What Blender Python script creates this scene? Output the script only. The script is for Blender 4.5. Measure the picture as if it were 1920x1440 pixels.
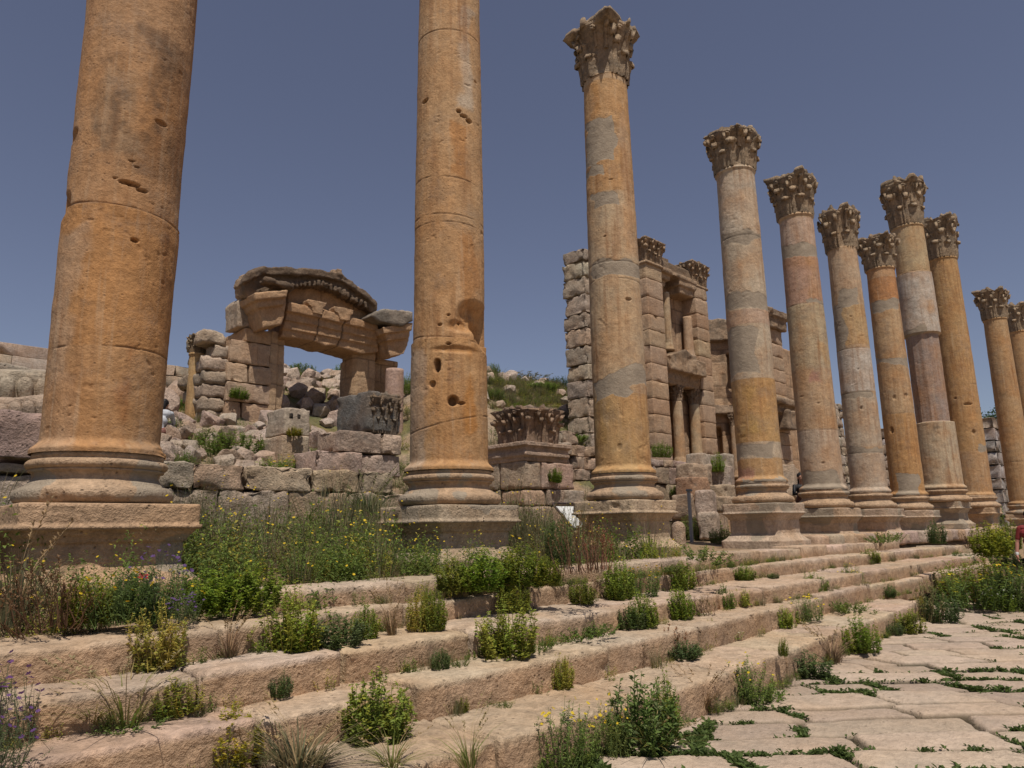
import bpy, bmesh, math, random
import numpy as np
from mathutils import Matrix, Vector
SC = bpy.context.scene
for _o in list(bpy.data.objects): bpy.data.objects.remove(_o)
COL = SC.collection
# ------------------------------------------------------------------ camera
# world: X along the colonnade (away to the right), Y across it (away from the road), Z up; eye at the origin,
# road surface 1.6 m below the eye.
CAM = np.array([[0.72274614, 0.12461709, 0.6797857], [-0.69090698, 0.15433262, 0.70627827], [-0.01689877, -0.98012858, 0.19764212]])
FPX = 1345.0
cd = bpy.data.cameras.new('camera'); cam = bpy.data.objects.new('camera', cd); COL.objects.link(cam)
cd.sensor_width = 36.0; cd.lens = FPX / 1920 * 36; cd.clip_start = 0.1; cd.clip_end = 3000
_m = np.eye(4); _m[:3, 0] = CAM[:, 0]; _m[:3, 1] = -CAM[:, 1]; _m[:3, 2] = -CAM[:, 2]
cam.matrix_world = Matrix(_m.tolist()); SC.camera = cam
# ------------------------------------------------------------------ light
SUN_EL = math.radians(66); SUN_DIR = np.array([-0.52, -0.854]); SUN_DIR = SUN_DIR / np.linalg.norm(SUN_DIR)
w = bpy.data.worlds.new('World'); SC.world = w; w.use_nodes = True
wn = w.node_tree; bg = wn.nodes['Background']; sky = wn.nodes.new('ShaderNodeTexSky'); sky.sky_type = 'NISHITA'
sky.sun_disc = False; sky.sun_elevation = SUN_EL; sky.sun_rotation = math.atan2(SUN_DIR[0], SUN_DIR[1])
sky.air_density = 1.0; sky.dust_density = 1.0; sky.ozone_density = 4.0; sky.altitude = 600
hs = wn.nodes.new('ShaderNodeHueSaturation'); hs.inputs['Hue'].default_value = .514; hs.inputs['Saturation'].default_value = .74; wn.links.new(sky.outputs[0], hs.inputs['Color']); wn.links.new(hs.outputs[0], bg.inputs[0]); bg.inputs[1].default_value = 0.072
sl = bpy.data.lights.new('sun', 'SUN'); sun = bpy.data.objects.new('sun', sl); COL.objects.link(sun)
sl.energy = 4.3; sl.angle = math.radians(0.53); sl.color = (1.0, 0.93, 0.84)
_d = Vector((SUN_DIR[0] * math.cos(SUN_EL), SUN_DIR[1] * math.cos(SUN_EL), math.sin(SUN_EL)))
sun.rotation_euler = _d.to_track_quat('Z', 'Y').to_euler(); sun.location = (0, -10, 30)
SC.view_settings.view_transform = 'Standard'; SC.view_settings.look = 'None'
SC.view_settings.exposure = 0.0; SC.view_settings.gamma = 1.0

# ------------------------------------------------------------------ helpers
def ray(px, py): return CAM @ np.array([px - 960.0, py - 720.0, FPX])
def at_z(px, py, z): r = ray(px, py); return r * z / r[2]
def at_y(px, py, Y): r = ray(px, py); return r * Y / r[1]
def _hash(ix, iy, iz):
    h = (ix.astype(np.uint32) * np.uint32(374761393) + iy.astype(np.uint32) * np.uint32(668265263) + iz.astype(np.uint32) * np.uint32(1274126177))
    h = (h ^ (h >> np.uint32(13))) * np.uint32(1274126177)
    h = h ^ (h >> np.uint32(16)); h = h * np.uint32(2246822519); h = h ^ (h >> np.uint32(13))
    return (h & np.uint32(0xffffff)).astype(np.float32) / np.float32(0xffffff)
def vnoise(p):
    p = np.asarray(p, np.float64); f = np.floor(p); t = (p - f).astype(np.float32); t = t * t * (3 - 2 * t)
    i = f.astype(np.int64); out = 0
    for dx in (0, 1):
        for dy in (0, 1):
            for dz in (0, 1):
                wgt = (t[:, 0] if dx else 1 - t[:, 0]) * (t[:, 1] if dy else 1 - t[:, 1]) * (t[:, 2] if dz else 1 - t[:, 2])
                out = out + wgt * _hash(i[:, 0] + dx, i[:, 1] + dy, i[:, 2] + dz)
    return out * 2 - 1
def fbm(p, octv=4, gain=0.5):
    p = np.asarray(p, np.float64); a = 1.0; s = 0; n = 0
    for k in range(octv):
        s = s + a * vnoise(p * (2.03 ** k) + 17.3 * k); n += a; a *= gain
    return s / n
def smooth(a, b, x): t = np.clip((x - a) / (b - a), 0, 1); return t * t * (3 - 2 * t)

class Buf:
    def __init__(s): s.v = []; s.q = []; s.t = []; s.a = {}; s.n = 0; s.tint = []
    def add(s, v, q, tint=(1, 1, 1), **at):
        v = np.asarray(v, np.float64).reshape(-1, 3); q = np.asarray(q, np.int64)
        if q.size:
            (s.q if q.shape[1] == 4 else s.t).append(q + s.n)
        tt = np.asarray(tint, np.float64)
        if tt.ndim == 1: tt = np.tile(tt, (len(v), 1))
        s.v.append(v); s.tint.append(tt)
        for k, val in at.items(): s.a.setdefault(k, []).append((s.n, np.broadcast_to(val, (len(v),))))
        s.n += len(v)
    def arrays(s):
        return np.concatenate(s.v), (np.concatenate(s.q) if s.q else np.zeros((0, 4), int)), (np.concatenate(s.t) if s.t else np.zeros((0, 3), int))
    def mesh(s, name, mat, smoothf=True):
        v, q, t = s.arrays(); me = bpy.data.meshes.new(name)
        me.vertices.add(len(v)); me.vertices.foreach_set('co', v.astype(np.float32).ravel())
        nl = q.size + t.size; me.loops.add(nl)
        me.loops.foreach_set('vertex_index', np.concatenate([q.ravel(), t.ravel()]).astype(np.int32))
        npol = len(q) + len(t); me.polygons.add(npol)
        st = np.concatenate([np.arange(len(q)) * 4, q.size + np.arange(len(t)) * 3]).astype(np.int32)
        me.polygons.foreach_set('loop_start', st)
        me.polygons.foreach_set('use_smooth', np.full(npol, bool(smoothf)))
        me.update(calc_edges=True)
        ca = me.attributes.new('tint', 'FLOAT_COLOR', 'POINT'); tt = np.concatenate(s.tint)
        ca.data.foreach_set('color', np.concatenate([tt, np.ones((len(tt), 1))], 1).astype(np.float32).ravel())
        for k, lst in s.a.items():
            arr = np.zeros(s.n, np.float32)
            for o, val in lst: arr[o:o + len(val)] = val
            me.attributes.new(k, 'FLOAT', 'POINT').data.foreach_set('value', arr)
        me.materials.append(mat); return me
    def obj(s, name, mat, parent=None, smoothf=True):
        return link(name, s.mesh(name, mat, smoothf), parent)
def link(name, data, parent=None):
    o = bpy.data.objects.new(name, data); COL.objects.link(o)
    if parent is not None: o.parent = parent; o.matrix_parent_inverse = Matrix.Translation(-Vector(parent.location))
    return o
def tag(o, label=None, cat=None, group=None, kind=None):
    if label: o['label'] = label
    if cat: o['category'] = cat
    if group: o['group'] = group
    o['kind'] = kind or 'thing'
    return o
def empty(name, loc, label, cat, group=None):
    o = bpy.data.objects.new(name, None); COL.objects.link(o); o.location = loc; o.empty_display_size = .2
    return tag(o, label, cat, group)
def structure(o, label, cat): return tag(o, label, cat, kind='structure')

# ------------------------------------------------------------------ materials
class NT:
    def __init__(s, name):
        s.m = bpy.data.materials.new(name); s.m.use_nodes = True; s.t = s.m.node_tree
        s.b = s.t.nodes['Principled BSDF']; s.b.inputs['Roughness'].default_value = .9
        s.b.inputs['Specular IOR Level'].default_value = .25
    def n(s, typ, **kw):
        x = s.t.nodes.new(typ)
        for k, v in kw.items():
            if k in x.inputs: x.inputs[k].default_value = v
            else: setattr(x, k, v)
        return x
    def l(s, a, b): s.t.links.new(a, b)
    def attr(s, name): return s.n('ShaderNodeAttribute', attribute_name=name)
    def noise(s, scale, detail=4, rough=.55, vec=None):
        x = s.n('ShaderNodeTexNoise'); x.inputs['Scale'].default_value = scale; x.inputs['Detail'].default_value = detail; x.inputs['Roughness'].default_value = rough
        s.l(vec if vec is not None else s.pos(), x.inputs['Vector']); return x.outputs['Fac']
    def pos(s):
        if not hasattr(s, '_p'): s._p = s.n('ShaderNodeNewGeometry').outputs['Position']
        return s._p
    def scaled(s, sc):
        x = s.n('ShaderNodeVectorMath', operation='MULTIPLY'); s.l(s.pos(), x.inputs[0]); x.inputs[1].default_value = sc; return x.outputs[0]
    def ramp(s, fac, stops):
        x = s.n('ShaderNodeMapRange'); s.l(fac, x.inputs[0])
        x.inputs[1].default_value, x.inputs[2].default_value, x.inputs[3].default_value, x.inputs[4].default_value = stops; return x.outputs[0]
    def mix(s, fac, a, b, mode='MIX'):
        x = s.n('ShaderNodeMix', data_type='RGBA', blend_type=mode)
        for sock, val in ((x.inputs[0], fac), (x.inputs[6], a), (x.inputs[7], b)):
            if isinstance(val, (float, int)): sock.default_value = val
            elif isinstance(val, tuple): sock.default_value = (*val, 1)
            else: s.l(val, sock)
        return x.outputs[2]
    def math(s, op, a, b):
        x = s.n('ShaderNodeMath', operation=op)
        for sock, val in ((x.inputs[0], a), (x.inputs[1], b)):
            if isinstance(val, (float, int)): sock.default_value = val
            else: s.l(val, sock)
        return x.outputs[0]

def stone(name, lichen=.35, lich_col=(.17, .155, .135), warm=.4, warm_col=(.42, .22, .095), streak=0.0, streak_col=(.20, .085, .03), pit=.6, bump=.5, scale=1.0, contrast=.28, dirt=.0):
    N = NT(name); tint = N.attr('tint').outputs['Color']
    n1 = N.noise(1.1 * scale, 5, .6); n2 = N.noise(5.5 * scale, 5, .62); n3 = N.noise(38 * scale, 4, .65); n4 = N.noise(130 * scale, 2, .5); n5 = N.noise(15 * scale, 4, .7)
    c = N.mix(N.math('MULTIPLY', N.ramp(n1, (.42, .68, 0, 1)), warm), tint, warm_col)
    big = N.math('ADD', N.math('MULTIPLY', n2, .35), N.math('ADD', N.math('MULTIPLY', n5, .40), N.math('MULTIPLY', n3, .25)))
    br = N.ramp(big, (.36, .64, 1 - contrast * 1.15, 1 + contrast))
    comb = N.n('ShaderNodeCombineColor'); [N.l(br, comb.inputs[i]) for i in range(3)]
    c = N.mix(1.0, c, comb.outputs[0], 'MULTIPLY')
    if streak > 0:
        sv = N.noise(1.0, 5, .62, N.scaled((9, 9, .55))); sm = N.noise(.8, 3, .5)
        sf = N.math('MULTIPLY', N.math('MULTIPLY', N.ramp(sv, (.48, .68, 0, 1)), N.ramp(sm, (.35, .6, .15, 1))), streak)
        c = N.mix(sf, c, streak_col)
        sv2 = N.noise(1.0, 4, .6, N.scaled((14, 14, .8)))
        c = N.mix(N.math('MULTIPLY', N.ramp(sv2, (.55, .75, 0, 1)), streak * .5), c, (.56, .42, .28))
    ln = N.noise(2.6 * scale, 6, .72)
    lf = N.math('MULTIPLY', N.math('MULTIPLY', N.ramp(ln, (.5, .64, 0, 1)), N.ramp(n3, (.36, .55, .25, 1))), lichen)
    c = N.mix(lf, c, lich_col)
    # pock marks
    vo = N.n('ShaderNodeTexVoronoi'); vo.inputs['Scale'].default_value = 17 * scale; N.l(N.pos(), vo.inputs['Vector'])
    pm = N.math('MULTIPLY', N.ramp(vo.outputs['Distance'], (.10, .24, 1, 0)), N.ramp(N.noise(4 * scale, 3), (.5, .62, 0, 1)))
    c = N.mix(N.math('MULTIPLY', pm, pit * .75), c, (.07, .045, .03))
    # cement repair, and darkening for stains, joints and hollows, held as attributes
    ce = N.attr('cement').outputs['Fac']; dk = N.attr('dark').outputs['Fac']
    cn = N.mix(N.ramp(n2, (.3, .7, 0, 1)), (.255, .205, .15), (.345, .28, .205))
    ce = N.ramp(N.math('ADD', ce, N.math('MULTIPLY', N.math('SUBTRACT', n5, .5), .5)), (.40, .60, 0, 1))
    c = N.mix(ce, c, cn)
    c = N.mix(dk, c, (.05, .036, .026))
    N.l(c, N.b.inputs['Base Color'])
    h = N.math('ADD', N.math('ADD', N.math('MULTIPLY', n2, .8), N.math('MULTIPLY', n5, .7)), N.math('ADD', N.math('MULTIPLY', n3, .35), N.math('MULTIPLY', n4, .12)))
    h = N.math('SUBTRACT', h, N.math('MULTIPLY', pm, pit * .6))
    b = N.n('ShaderNodeBump'); b.inputs['Strength'].default_value = bump; b.inputs['Distance'].default_value = .075 / scale
    N.l(h, b.inputs['Height']); N.l(b.outputs[0], N.b.inputs['Normal'])
    return N.m
def leafmat(name, transl=.42):
    N = NT(name); tint = N.attr('tint').outputs['Color']; oi = N.n('ShaderNodeObjectInfo')
    c = N.mix(1.0, tint, oi.outputs['Color'], 'MULTIPLY'); N.l(c, N.b.inputs['Base Color']); N.b.inputs['Roughness'].default_value = .65
    tr = N.n('ShaderNodeBsdfTranslucent'); N.l(c, tr.inputs[0]); mx = N.n('ShaderNodeMixShader'); mx.inputs[0].default_value = transl
    out = N.t.nodes['Material Output']; N.l(N.b.outputs[0], mx.inputs[1]); N.l(tr.outputs[0], mx.inputs[2]); N.l(mx.outputs[0], out.inputs[0]); return N.m
def plain(name, rough=.7, metal=0.0):
    N = NT(name); N.l(N.attr('tint').outputs['Color'], N.b.inputs['Base Color']); N.b.inputs['Roughness'].default_value = rough; N.b.inputs['Metallic'].default_value = metal; return N.m

M_SHAFT = stone('shaft_limestone', lichen=.30, warm=.55, warm_col=(.40, .19, .065), streak=.62, pit=.55, bump=.30, contrast=.27)
M_STEP = stone('step_limestone', lichen=.30, lich_col=(.20, .14, .09), warm=.5, warm_col=(.43, .26, .135), pit=.8, bump=.6, contrast=.36)
M_ROAD = stone('paving_limestone', lichen=.38, lich_col=(.25, .21, .165), warm=.35, warm_col=(.43, .29, .18), pit=.55, bump=.6, contrast=.22)
M_WALL = stone('weathered_limestone', lichen=.55, lich_col=(.17, .155, .13), warm=.42, warm_col=(.38, .23, .13), pit=.9, bump=.9, contrast=.36)
M_FINE = stone('dressed_limestone', lichen=.28, lich_col=(.15, .12, .095), warm=.45, warm_col=(.39, .21, .10), streak=.25, pit=.6, bump=.6, contrast=.28)
M_CAP = stone('lichened_carved_stone', lichen=.62, lich_col=(.085, .076, .062), warm=.35, warm_col=(.33, .18, .08), pit=.7, bump=.9, contrast=.36, scale=1.4)
M_ROCK = stone('fieldstone', lichen=.45, lich_col=(.22, .20, .17), warm=.5, warm_col=(.34, .20, .115), pit=.8, bump=1.0, contrast=.38)
M_LEAF = leafmat('leaf_green'); M_DRY = leafmat('dry_stalk', .2); M_FLOWER = leafmat('petal', .3)
M_PLAIN = plain('painted_surface', .55)

# ------------------------------------------------------------------ shapes
_bc = {}
def box_grid(nx, ny, nz, ex, ey, ez):
    key = (nx, ny, nz, round(ex, 3), round(ey, 3), round(ez, 3))
    if key in _bc: return _bc[key]
    def ax(n, e):
        g = np.linspace(-1, 1, n + 1)
        if e < .95 / n: g = np.concatenate([[-1], np.linspace(-1 + e, 1 - e, n + 1), [1]])
        return g
    gx, gy, gz = ax(nx, ex), ax(ny, ey), ax(nz, ez); V = []; Q = []; n = 0
    for a, b, c, A, B, s in ((0, 1, 2, gx, gy, 1), (0, 1, 2, gx, gy, -1), (1, 2, 0, gy, gz, 1), (1, 2, 0, gy, gz, -1), (2, 0, 1, gz, gx, 1), (2, 0, 1, gz, gx, -1)):
        uu, vv = np.meshgrid(A, B, indexing='ij'); p = np.zeros((uu.size, 3)); p[:, a] = uu.ravel(); p[:, b] = vv.ravel(); p[:, c] = s
        i = np.arange(uu.size).reshape(uu.shape); q = np.stack([i[:-1, :-1], i[1:, :-1], i[1:, 1:], i[:-1, 1:]], -1).reshape(-1, 4)
        if s < 0: q = q[:, ::-1]
        V.append(p); Q.append(q + n); n += len(p)
    V = np.concatenate(V); Q = np.concatenate(Q)
    _, idx, inv = np.unique(np.round(V, 5), axis=0, return_index=True, return_inverse=True); inv = np.asarray(inv).ravel()
    _bc[key] = (V[idx], inv[Q]); return _bc[key]
def rotz(a): c, s = math.cos(a), math.sin(a); return np.array([[c, -s, 0], [s, c, 0], [0, 0, 1.]])
def roteul(rx, ry, rz): return np.array(Matrix.Rotation(rz, 3, 'Z') @ Matrix.Rotation(ry, 3, 'Y') @ Matrix.Rotation(rx, 3, 'X'))
_seed = [0]
def block(buf, c, size, yaw=0.0, res=.12, rough=.02, rnd=.03, freq=3.0, tint=(.4, .3, .2), rot=None, chip=0.0, **at):
    size = np.array(size, float); h = size / 2; rnd = min(rnd, h.min() * .9)
    nn = [int(max(1, min(60, round(s / res)))) for s in size]
    g, q = box_grid(*nn, *(rnd / h)); p = g * h
    core = np.clip(p, -(h - rnd), h - rnd); d = p - core; L = np.linalg.norm(d, axis=1, keepdims=True); d = d / np.maximum(L, 1e-9)
    p = core + d * rnd
    _seed[0] += 1; off = np.array([_seed[0] * 7.31, _seed[0] * 3.17, _seed[0] * 1.91])
    disp = rough * (fbm(p * freq + off, 4) * 1.2)
    if chip > 0:
        e = (np.abs(p) / h); e.sort(axis=1); corner = smooth(.55, 1.0, e[:, 1]); disp = disp - chip * corner * smooth(-.1, .6, fbm(p * freq * 1.4 + off + 50, 3))
    p = p + d * disp[:, None]
    R = rot if rot is not None else rotz(yaw)
    p = p @ R.T + np.array(c)
    buf.add(p, q, tint, **at)
def lathe_grid(theta, z, rfun):
    T, Z = np.meshgrid(theta, z, indexing='ij'); return T, Z
def ring_quads(nt, nz):
    i = np.arange(nt * nz).reshape(nt, nz); j = np.roll(i, -1, axis=0)
    return np.stack([i[:, :-1], j[:, :-1], j[:, 1:], i[:, 1:]], -1).reshape(-1, 4)
def lathe(buf, c, prof, nt=64, rough=.006, freq=6, tint=(.4, .3, .2), step=.03, rot=None, square=0, cement=0.0, chip=0.0, **at):
    # prof: list of (r, z); square: 0 round, 1 square section with softly worn corners
    pr = np.array(prof, float); seg = [pr[0]]
    for a, b in zip(pr[:-1], pr[1:]):
        k = max(1, int(np.linalg.norm(b - a) / step)); seg += [a + (b - a) * (i / k) for i in range(1, k + 1)]
    pr = np.array(seg); th = np.linspace(0, 2 * np.pi, nt, endpoint=False)
    if square:  # even spacing along the sides
        per = nt // 4; s = np.linspace(-1, 1, per, endpoint=False); th = np.concatenate([np.arctan2(s, 1) + k * np.pi / 2 for k in range(4)])
    C, S = np.cos(th), np.sin(th)
    f = np.ones_like(th)
    if square: f = 1 / np.maximum(np.abs(C), np.abs(S)); f = np.minimum(f, 1.40)
    X = pr[None, :, 0] * (C * f)[:, None]; Y = pr[None, :, 0] * (S * f)[:, None]; Z = np.repeat(pr[None, :, 1], len(th), 0)
    p = np.stack([X, Y, Z], -1).reshape(-1, 3); d = np.stack([np.repeat(C[:, None], len(pr), 1), np.repeat(S[:, None], len(pr), 1), 0 * X], -1).reshape(-1, 3)
    _seed[0] += 1; off = _seed[0] * 5.77
    ds = rough * fbm(p * freq + off, 4) * 1.3
    if chip > 0: ds = ds - chip * smooth(.15, .55, fbm(p * 2.6 + off + 9, 4)) * smooth(.75, 1.0, (X.ravel() ** 2 + Y.ravel() ** 2) ** .5 / pr[:, 0].max())
    p = p + d * ds[:, None]
    ce = smooth(.05, .2, fbm(p * 1.9 + off + 31, 3)) * cement if cement > 0 else 0.0
    if rot is not None: p = p @ rot.T
    buf.add(p + np.array(c), ring_quads(len(th), len(pr)), tint, cement=ce, **at)
def tube(buf, pts, r, n=6, tint=(.3, .3, .3)):
    pts = np.array(pts, float); r = np.broadcast_to(r, (len(pts),)); V = []
    for i, p in enumerate(pts):
        d = pts[min(i + 1, len(pts) - 1)] - pts[max(i - 1, 0)]; d = d / (np.linalg.norm(d) + 1e-9)
        u = np.cross(d, [0, 0, 1.]) if abs(d[2]) < .9 else np.cross(d, [1., 0, 0]); u /= np.linalg.norm(u); v = np.cross(d, u)
        a = np.linspace(0, 2 * np.pi, n, endpoint=False); V.append(p + r[i] * (np.cos(a)[:, None] * u + np.sin(a)[:, None] * v))
    V = np.array(V).transpose(1, 0, 2).reshape(-1, 3); buf.add(V, ring_quads(n, len(pts)), tint)
    i0 = np.arange(n) * len(pts); k = len(pts) - 1
    if n == 6:
        buf.add(V, [[i0[0], i0[1], i0[2], i0[3]], [i0[0], i0[3], i0[4], i0[5]], [i0[3] + k, i0[2] + k, i0[1] + k, i0[0] + k], [i0[5] + k, i0[4] + k, i0[3] + k, i0[0] + k]], tint)
def prism(buf, poly, y0, y1):   # polygon of (x, z) extruded from y0 to y1, raw triangles
    bm = bmesh.new(); f = bm.faces.new([bm.verts.new((x, y0, z)) for x, z in poly])
    r = bmesh.ops.extrude_face_region(bm, geom=[f]); bmesh.ops.translate(bm, verts=[g for g in r['geom'] if isinstance(g, bmesh.types.BMVert)], vec=(0, y1 - y0, 0))
    bmesh.ops.triangulate(bm, faces=bm.faces[:]); bmesh.ops.recalc_face_normals(bm, faces=bm.faces[:]); bm.verts.index_update()
    buf.add([v.co[:] for v in bm.verts], [[v.index for v in fc.verts] for fc in bm.faces]); bm.free()
def rawbox(buf, lo, hi):
    (x0, y0, z0), (x1, y1, z1) = lo, hi
    v = [(x0, y0, z0), (x1, y0, z0), (x1, y1, z0), (x0, y1, z0), (x0, y0, z1), (x1, y0, z1), (x1, y1, z1), (x0, y1, z1)]
    buf.add(v, [[0, 3, 2, 1], [4, 5, 6, 7], [0, 1, 5, 4], [1, 2, 6, 5], [2, 3, 7, 6], [3, 0, 4, 7]])
def remesh(buf, voxel):
    me = bpy.data.meshes.new('tmp'); v, q, t = buf.arrays()
    me.from_pydata(v.tolist(), [], q.tolist() + t.tolist()); o = bpy.data.objects.new('tmp', me); COL.objects.link(o)
    md = o.modifiers.new('r', 'REMESH'); md.mode = 'VOXEL'; md.voxel_size = voxel; md.use_smooth_shade = True
    dg = bpy.context.evaluated_depsgraph_get(); m2 = bpy.data.meshes.new_from_object(o.evaluated_get(dg))
    n = len(m2.vertices); co = np.zeros(n * 3, np.float32); m2.vertices.foreach_get('co', co); nr = np.zeros(n * 3, np.float32); m2.vertices.foreach_get('normal', nr)
    Q = [p.vertices[:] for p in m2.polygons]
    bpy.data.objects.remove(o); bpy.data.meshes.remove(me); bpy.data.meshes.remove(m2)
    q4 = np.array([f for f in Q if len(f) == 4]).reshape(-1, 4); q3 = np.array([f for f in Q if len(f) == 3]).reshape(-1, 3)
    return co.reshape(-1, 3).astype(float), nr.reshape(-1, 3).astype(float), q4, q3
def eroded(raw, voxel, rough=.03, freq=2.5, tint=(.4, .3, .2), tvar=.12, joints=None, chip=0.0):
    # fuse raw solids into one worn stone surface; joints = course height for shallow horizontal joints
    v, n, q4, q3 = remesh(raw, voxel); _seed[0] += 1; off = _seed[0] * 4.43
    d = rough * fbm(v * freq + off, 5) * 1.3 - chip * smooth(.2, .6, fbm(v * freq * .5 + off + 11, 3))
    b = Buf(); tt = np.array(tint)[None, :] * (1 + tvar * fbm(v * 1.3 + off + 77, 3))[:, None]; dark = np.zeros(len(v))
    if joints:
        z = v[:, 2] / joints; fz = np.abs(z - np.round(z)) * joints; g = smooth(.03, .008, fz) * (np.abs(n[:, 2]) < .5)
        row = np.floor(z); xx = (v[:, 0] + v[:, 1]) / (joints * 1.7) + (row % 2) * .5; fx = np.abs(xx - np.round(xx)) * joints * 1.7
        g = np.maximum(g, smooth(.03, .008, fx) * (np.abs(n[:, 2]) < .5)); d = d - g * .02; dark = g * .5
        cell = np.stack([np.floor(xx + .5), row, 0 * row], 1); tt = tt * (.86 + .28 * _hash(cell[:, 0].astype(int), cell[:, 1].astype(int), np.full(len(v), 5)))[:, None]
    v = v + n * d[:, None]
    b.add(v, q4, tt, dark=dark)
    if len(q3): b.t.append(q3)
    return b
rng = np.random.default_rng(11)
def tv(base, var=.10, hue=.02):
    b = np.array(base) * (1 + var * rng.normal()); return tuple(np.clip(b * (1 + hue * rng.normal(size=3)), .02, .8))
PAL = [(.42, .30, .205), (.40, .27, .175), (.44, .33, .24), (.40, .29, .235), (.37, .25, .155), (.43, .34, .265)]
def pal(p=PAL, var=.09): return tv(p[rng.integers(len(p))], var)
# ================================================================== SETTING
def poly(pts): a = np.array(pts, float); return lambda x: np.interp(x, a[:, 0], a[:, 1])
Y0 = poly([(-8, 6.0), (2.9, 5.85), (4, 5.75), (9.2, 5.9), (11.4, 6.13), (14.7, 6.45), (22, 6.6)])
Y1 = poly([(-8, 5.15), (1, 5.17), (2.4, 5.2), (3.6, 5.52), (5, 5.68), (7, 5.82), (9.3, 5.9), (13, 5.95), (17, 6.05), (24, 5.95)])
Y2 = poly([(-8, 4.7), (2, 4.72), (3, 4.8), (5.2, 4.9), (8, 5.0), (11.5, 5.05), (16, 5.25), (24, 5.5)])
Y3 = poly([(-8, 4.28), (2.4, 4.32), (5.5, 4.36), (6.8, 4.4), (9, 4.62), (12.9, 5.0), (17, 5.05), (25, 5.0)])
Y4 = poly([(-8, 3.6), (4, 3.62), (5.6, 3.67), (7, 3.72), (8, 3.83), (10, 4.03), (12.5, 4.2), (14, 4.45)])
Z0, Z1, Z2, Z3, Z4, ZR = -.45, -.641, -.849, -1.064, -1.316, -1.6

def grid_axis(a, b, d0, grow, mx):
    x = [a]; d = d0
    while x[-1] < b: x.append(x[-1] + d); d = min(mx, d * grow)
    return np.array(x)
def heightfield(buf, xs, ys, fz, ft, **kw):
    X, Y = np.meshgrid(xs, ys, indexing='ij'); p = np.stack([X.ravel(), Y.ravel(), 0 * X.ravel()], 1)
    z, extra = fz(p); p[:, 2] = z; i = np.arange(X.size).reshape(X.shape)
    q = np.stack([i[:-1, :-1], i[1:, :-1], i[1:, 1:], i[:-1, 1:]], -1).reshape(-1, 4)
    buf.add(p, q, ft(p, extra), dark=extra.get('dark', 0.0), cement=0.0); return p, extra

# ---- ground sheet to the horizon
b = Buf()
xs = np.concatenate([-grid_axis(8, 1500, 4, 1.35, 400)[::-1], np.arange(-7, 90, 1.0), grid_axis(90, 1500, 2, 1.3, 400)])
ys = np.concatenate([-grid_axis(2, 1500, 2, 1.35, 400)[::-1], np.arange(-1, 80, 1.0), grid_axis(80, 1500, 2, 1.3, 400)])
def fz(p):
    z = np.full(len(p), -1.95) + .06 * fbm(p * .3, 3)
    up = smooth(3.9, 5.0, p[:, 1]) * .0
    return z + up, {}
heightfield(b, xs, ys, fz, lambda p, e: np.array([.30, .22, .14]) * (1 + .2 * fbm(p * .4, 3))[:, None])
N = stone('dry_earth', lichen=.5, lich_col=(.12, .12, .05), warm=.3, bump=.6, pit=.2, scale=.6)
structure(b.obj('ground', N), 'dry earth plain stretching beyond the ruins to the horizon', 'ground')

# ---- paved road: diagonal rows of big worn slabs
AX, BX = np.array([.72, -.694]), np.array([.694, .72])
def paving(p, rw=.46, L=.98):
    q = p[:, :2]
    wv = np.stack([q[:, 0] * .55, q[:, 1] * .55, 0 * q[:, 0]], 1)
    t = q @ BX + .13 * fbm(wv, 3) + .03 * fbm(wv * 5 + 9, 2); s0 = q @ AX + .10 * fbm(wv * 1.6 + 40, 3)
    r = np.floor(t / rw + .0)
    def tj(k): return (k + .22 * (_hash(k.astype(int), np.full(len(k), 3), np.full(len(k), 8)) - .5)) * rw
    r = np.where(t < tj(r), r - 1, r); r = np.where(t >= tj(r + 1), r + 1, r)
    dt0, dt1 = t - tj(r), tj(r + 1) - t; dt = np.minimum(dt0, dt1); ri = r.astype(int)
    s = s0 + _hash(ri, ri * 0 + 1, ri * 0 + 2) * L * 3 + (dt0 / rw - .5) * .5 * (_hash(ri, ri * 0 + 4, ri * 0 + 2) - .35)
    def sj(k): return (k + .6 * (_hash(k.astype(int), ri, ri * 0 + 5) - .5)) * L
    k = np.floor(s / L); k = np.where(s < sj(k), k - 1, k); k = np.where(s >= sj(k + 1), k + 1, k); k = np.where(s >= sj(k + 1), k + 1, k)
    ds = np.minimum(s - sj(k), sj(k + 1) - s)
    hid = _hash(ri, k.astype(int), ri * 0 + 7); hid2 = _hash(ri, k.astype(int), ri * 0 + 17)
    return dt, ds, hid, hid2
def road_z(p):
    dt, ds, hid, hid2 = paving(p)
    nz = fbm(np.stack([p[:, 0] * 1.3, p[:, 1] * 1.3, 0 * p[:, 0]], 1), 5); n2 = fbm(np.stack([p[:, 0] * 9, p[:, 1] * 9, 0 * p[:, 0]], 1), 3)
    wd = .026 + .03 * np.clip(nz + .1, 0, 1); we = .022 + .035 * np.clip(fbm(np.stack([p[:, 0] * 1.1, p[:, 1] * 1.1, 5 + 0 * p[:, 0]], 1), 3) + .25, 0, 1)
    dt = dt + .012 * n2; ds = ds + .02 * n2
    j1 = smooth(wd, wd * .35, dt); j2 = smooth(we, we * .4, ds); j = np.maximum(j1, j2)
    round_ = np.minimum(dt / .16, ds / .2); pil = -.014 * np.clip(1 - round_, 0, 1) ** 2
    z = ZR + .016 * nz + .006 * n2 + (hid - .5) * .034 + pil - .036 * j
    return z, dict(dark=j * .5, j=j, hid=hid, hid2=hid2, j2=j2, j1=j1)
def road_tint(p, e):
    base = np.array([.45, .355, .26]); pink = np.array([.43, .33, .255]); t = base + (pink - base) * e['hid2'][:, None]
    t = t * (.80 + .32 * e['hid'])[:, None]; earth = np.array([.06, .055, .024]); j = e['j'][:, None]
    return t * (1 - j) + earth * j
b = Buf()
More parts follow.
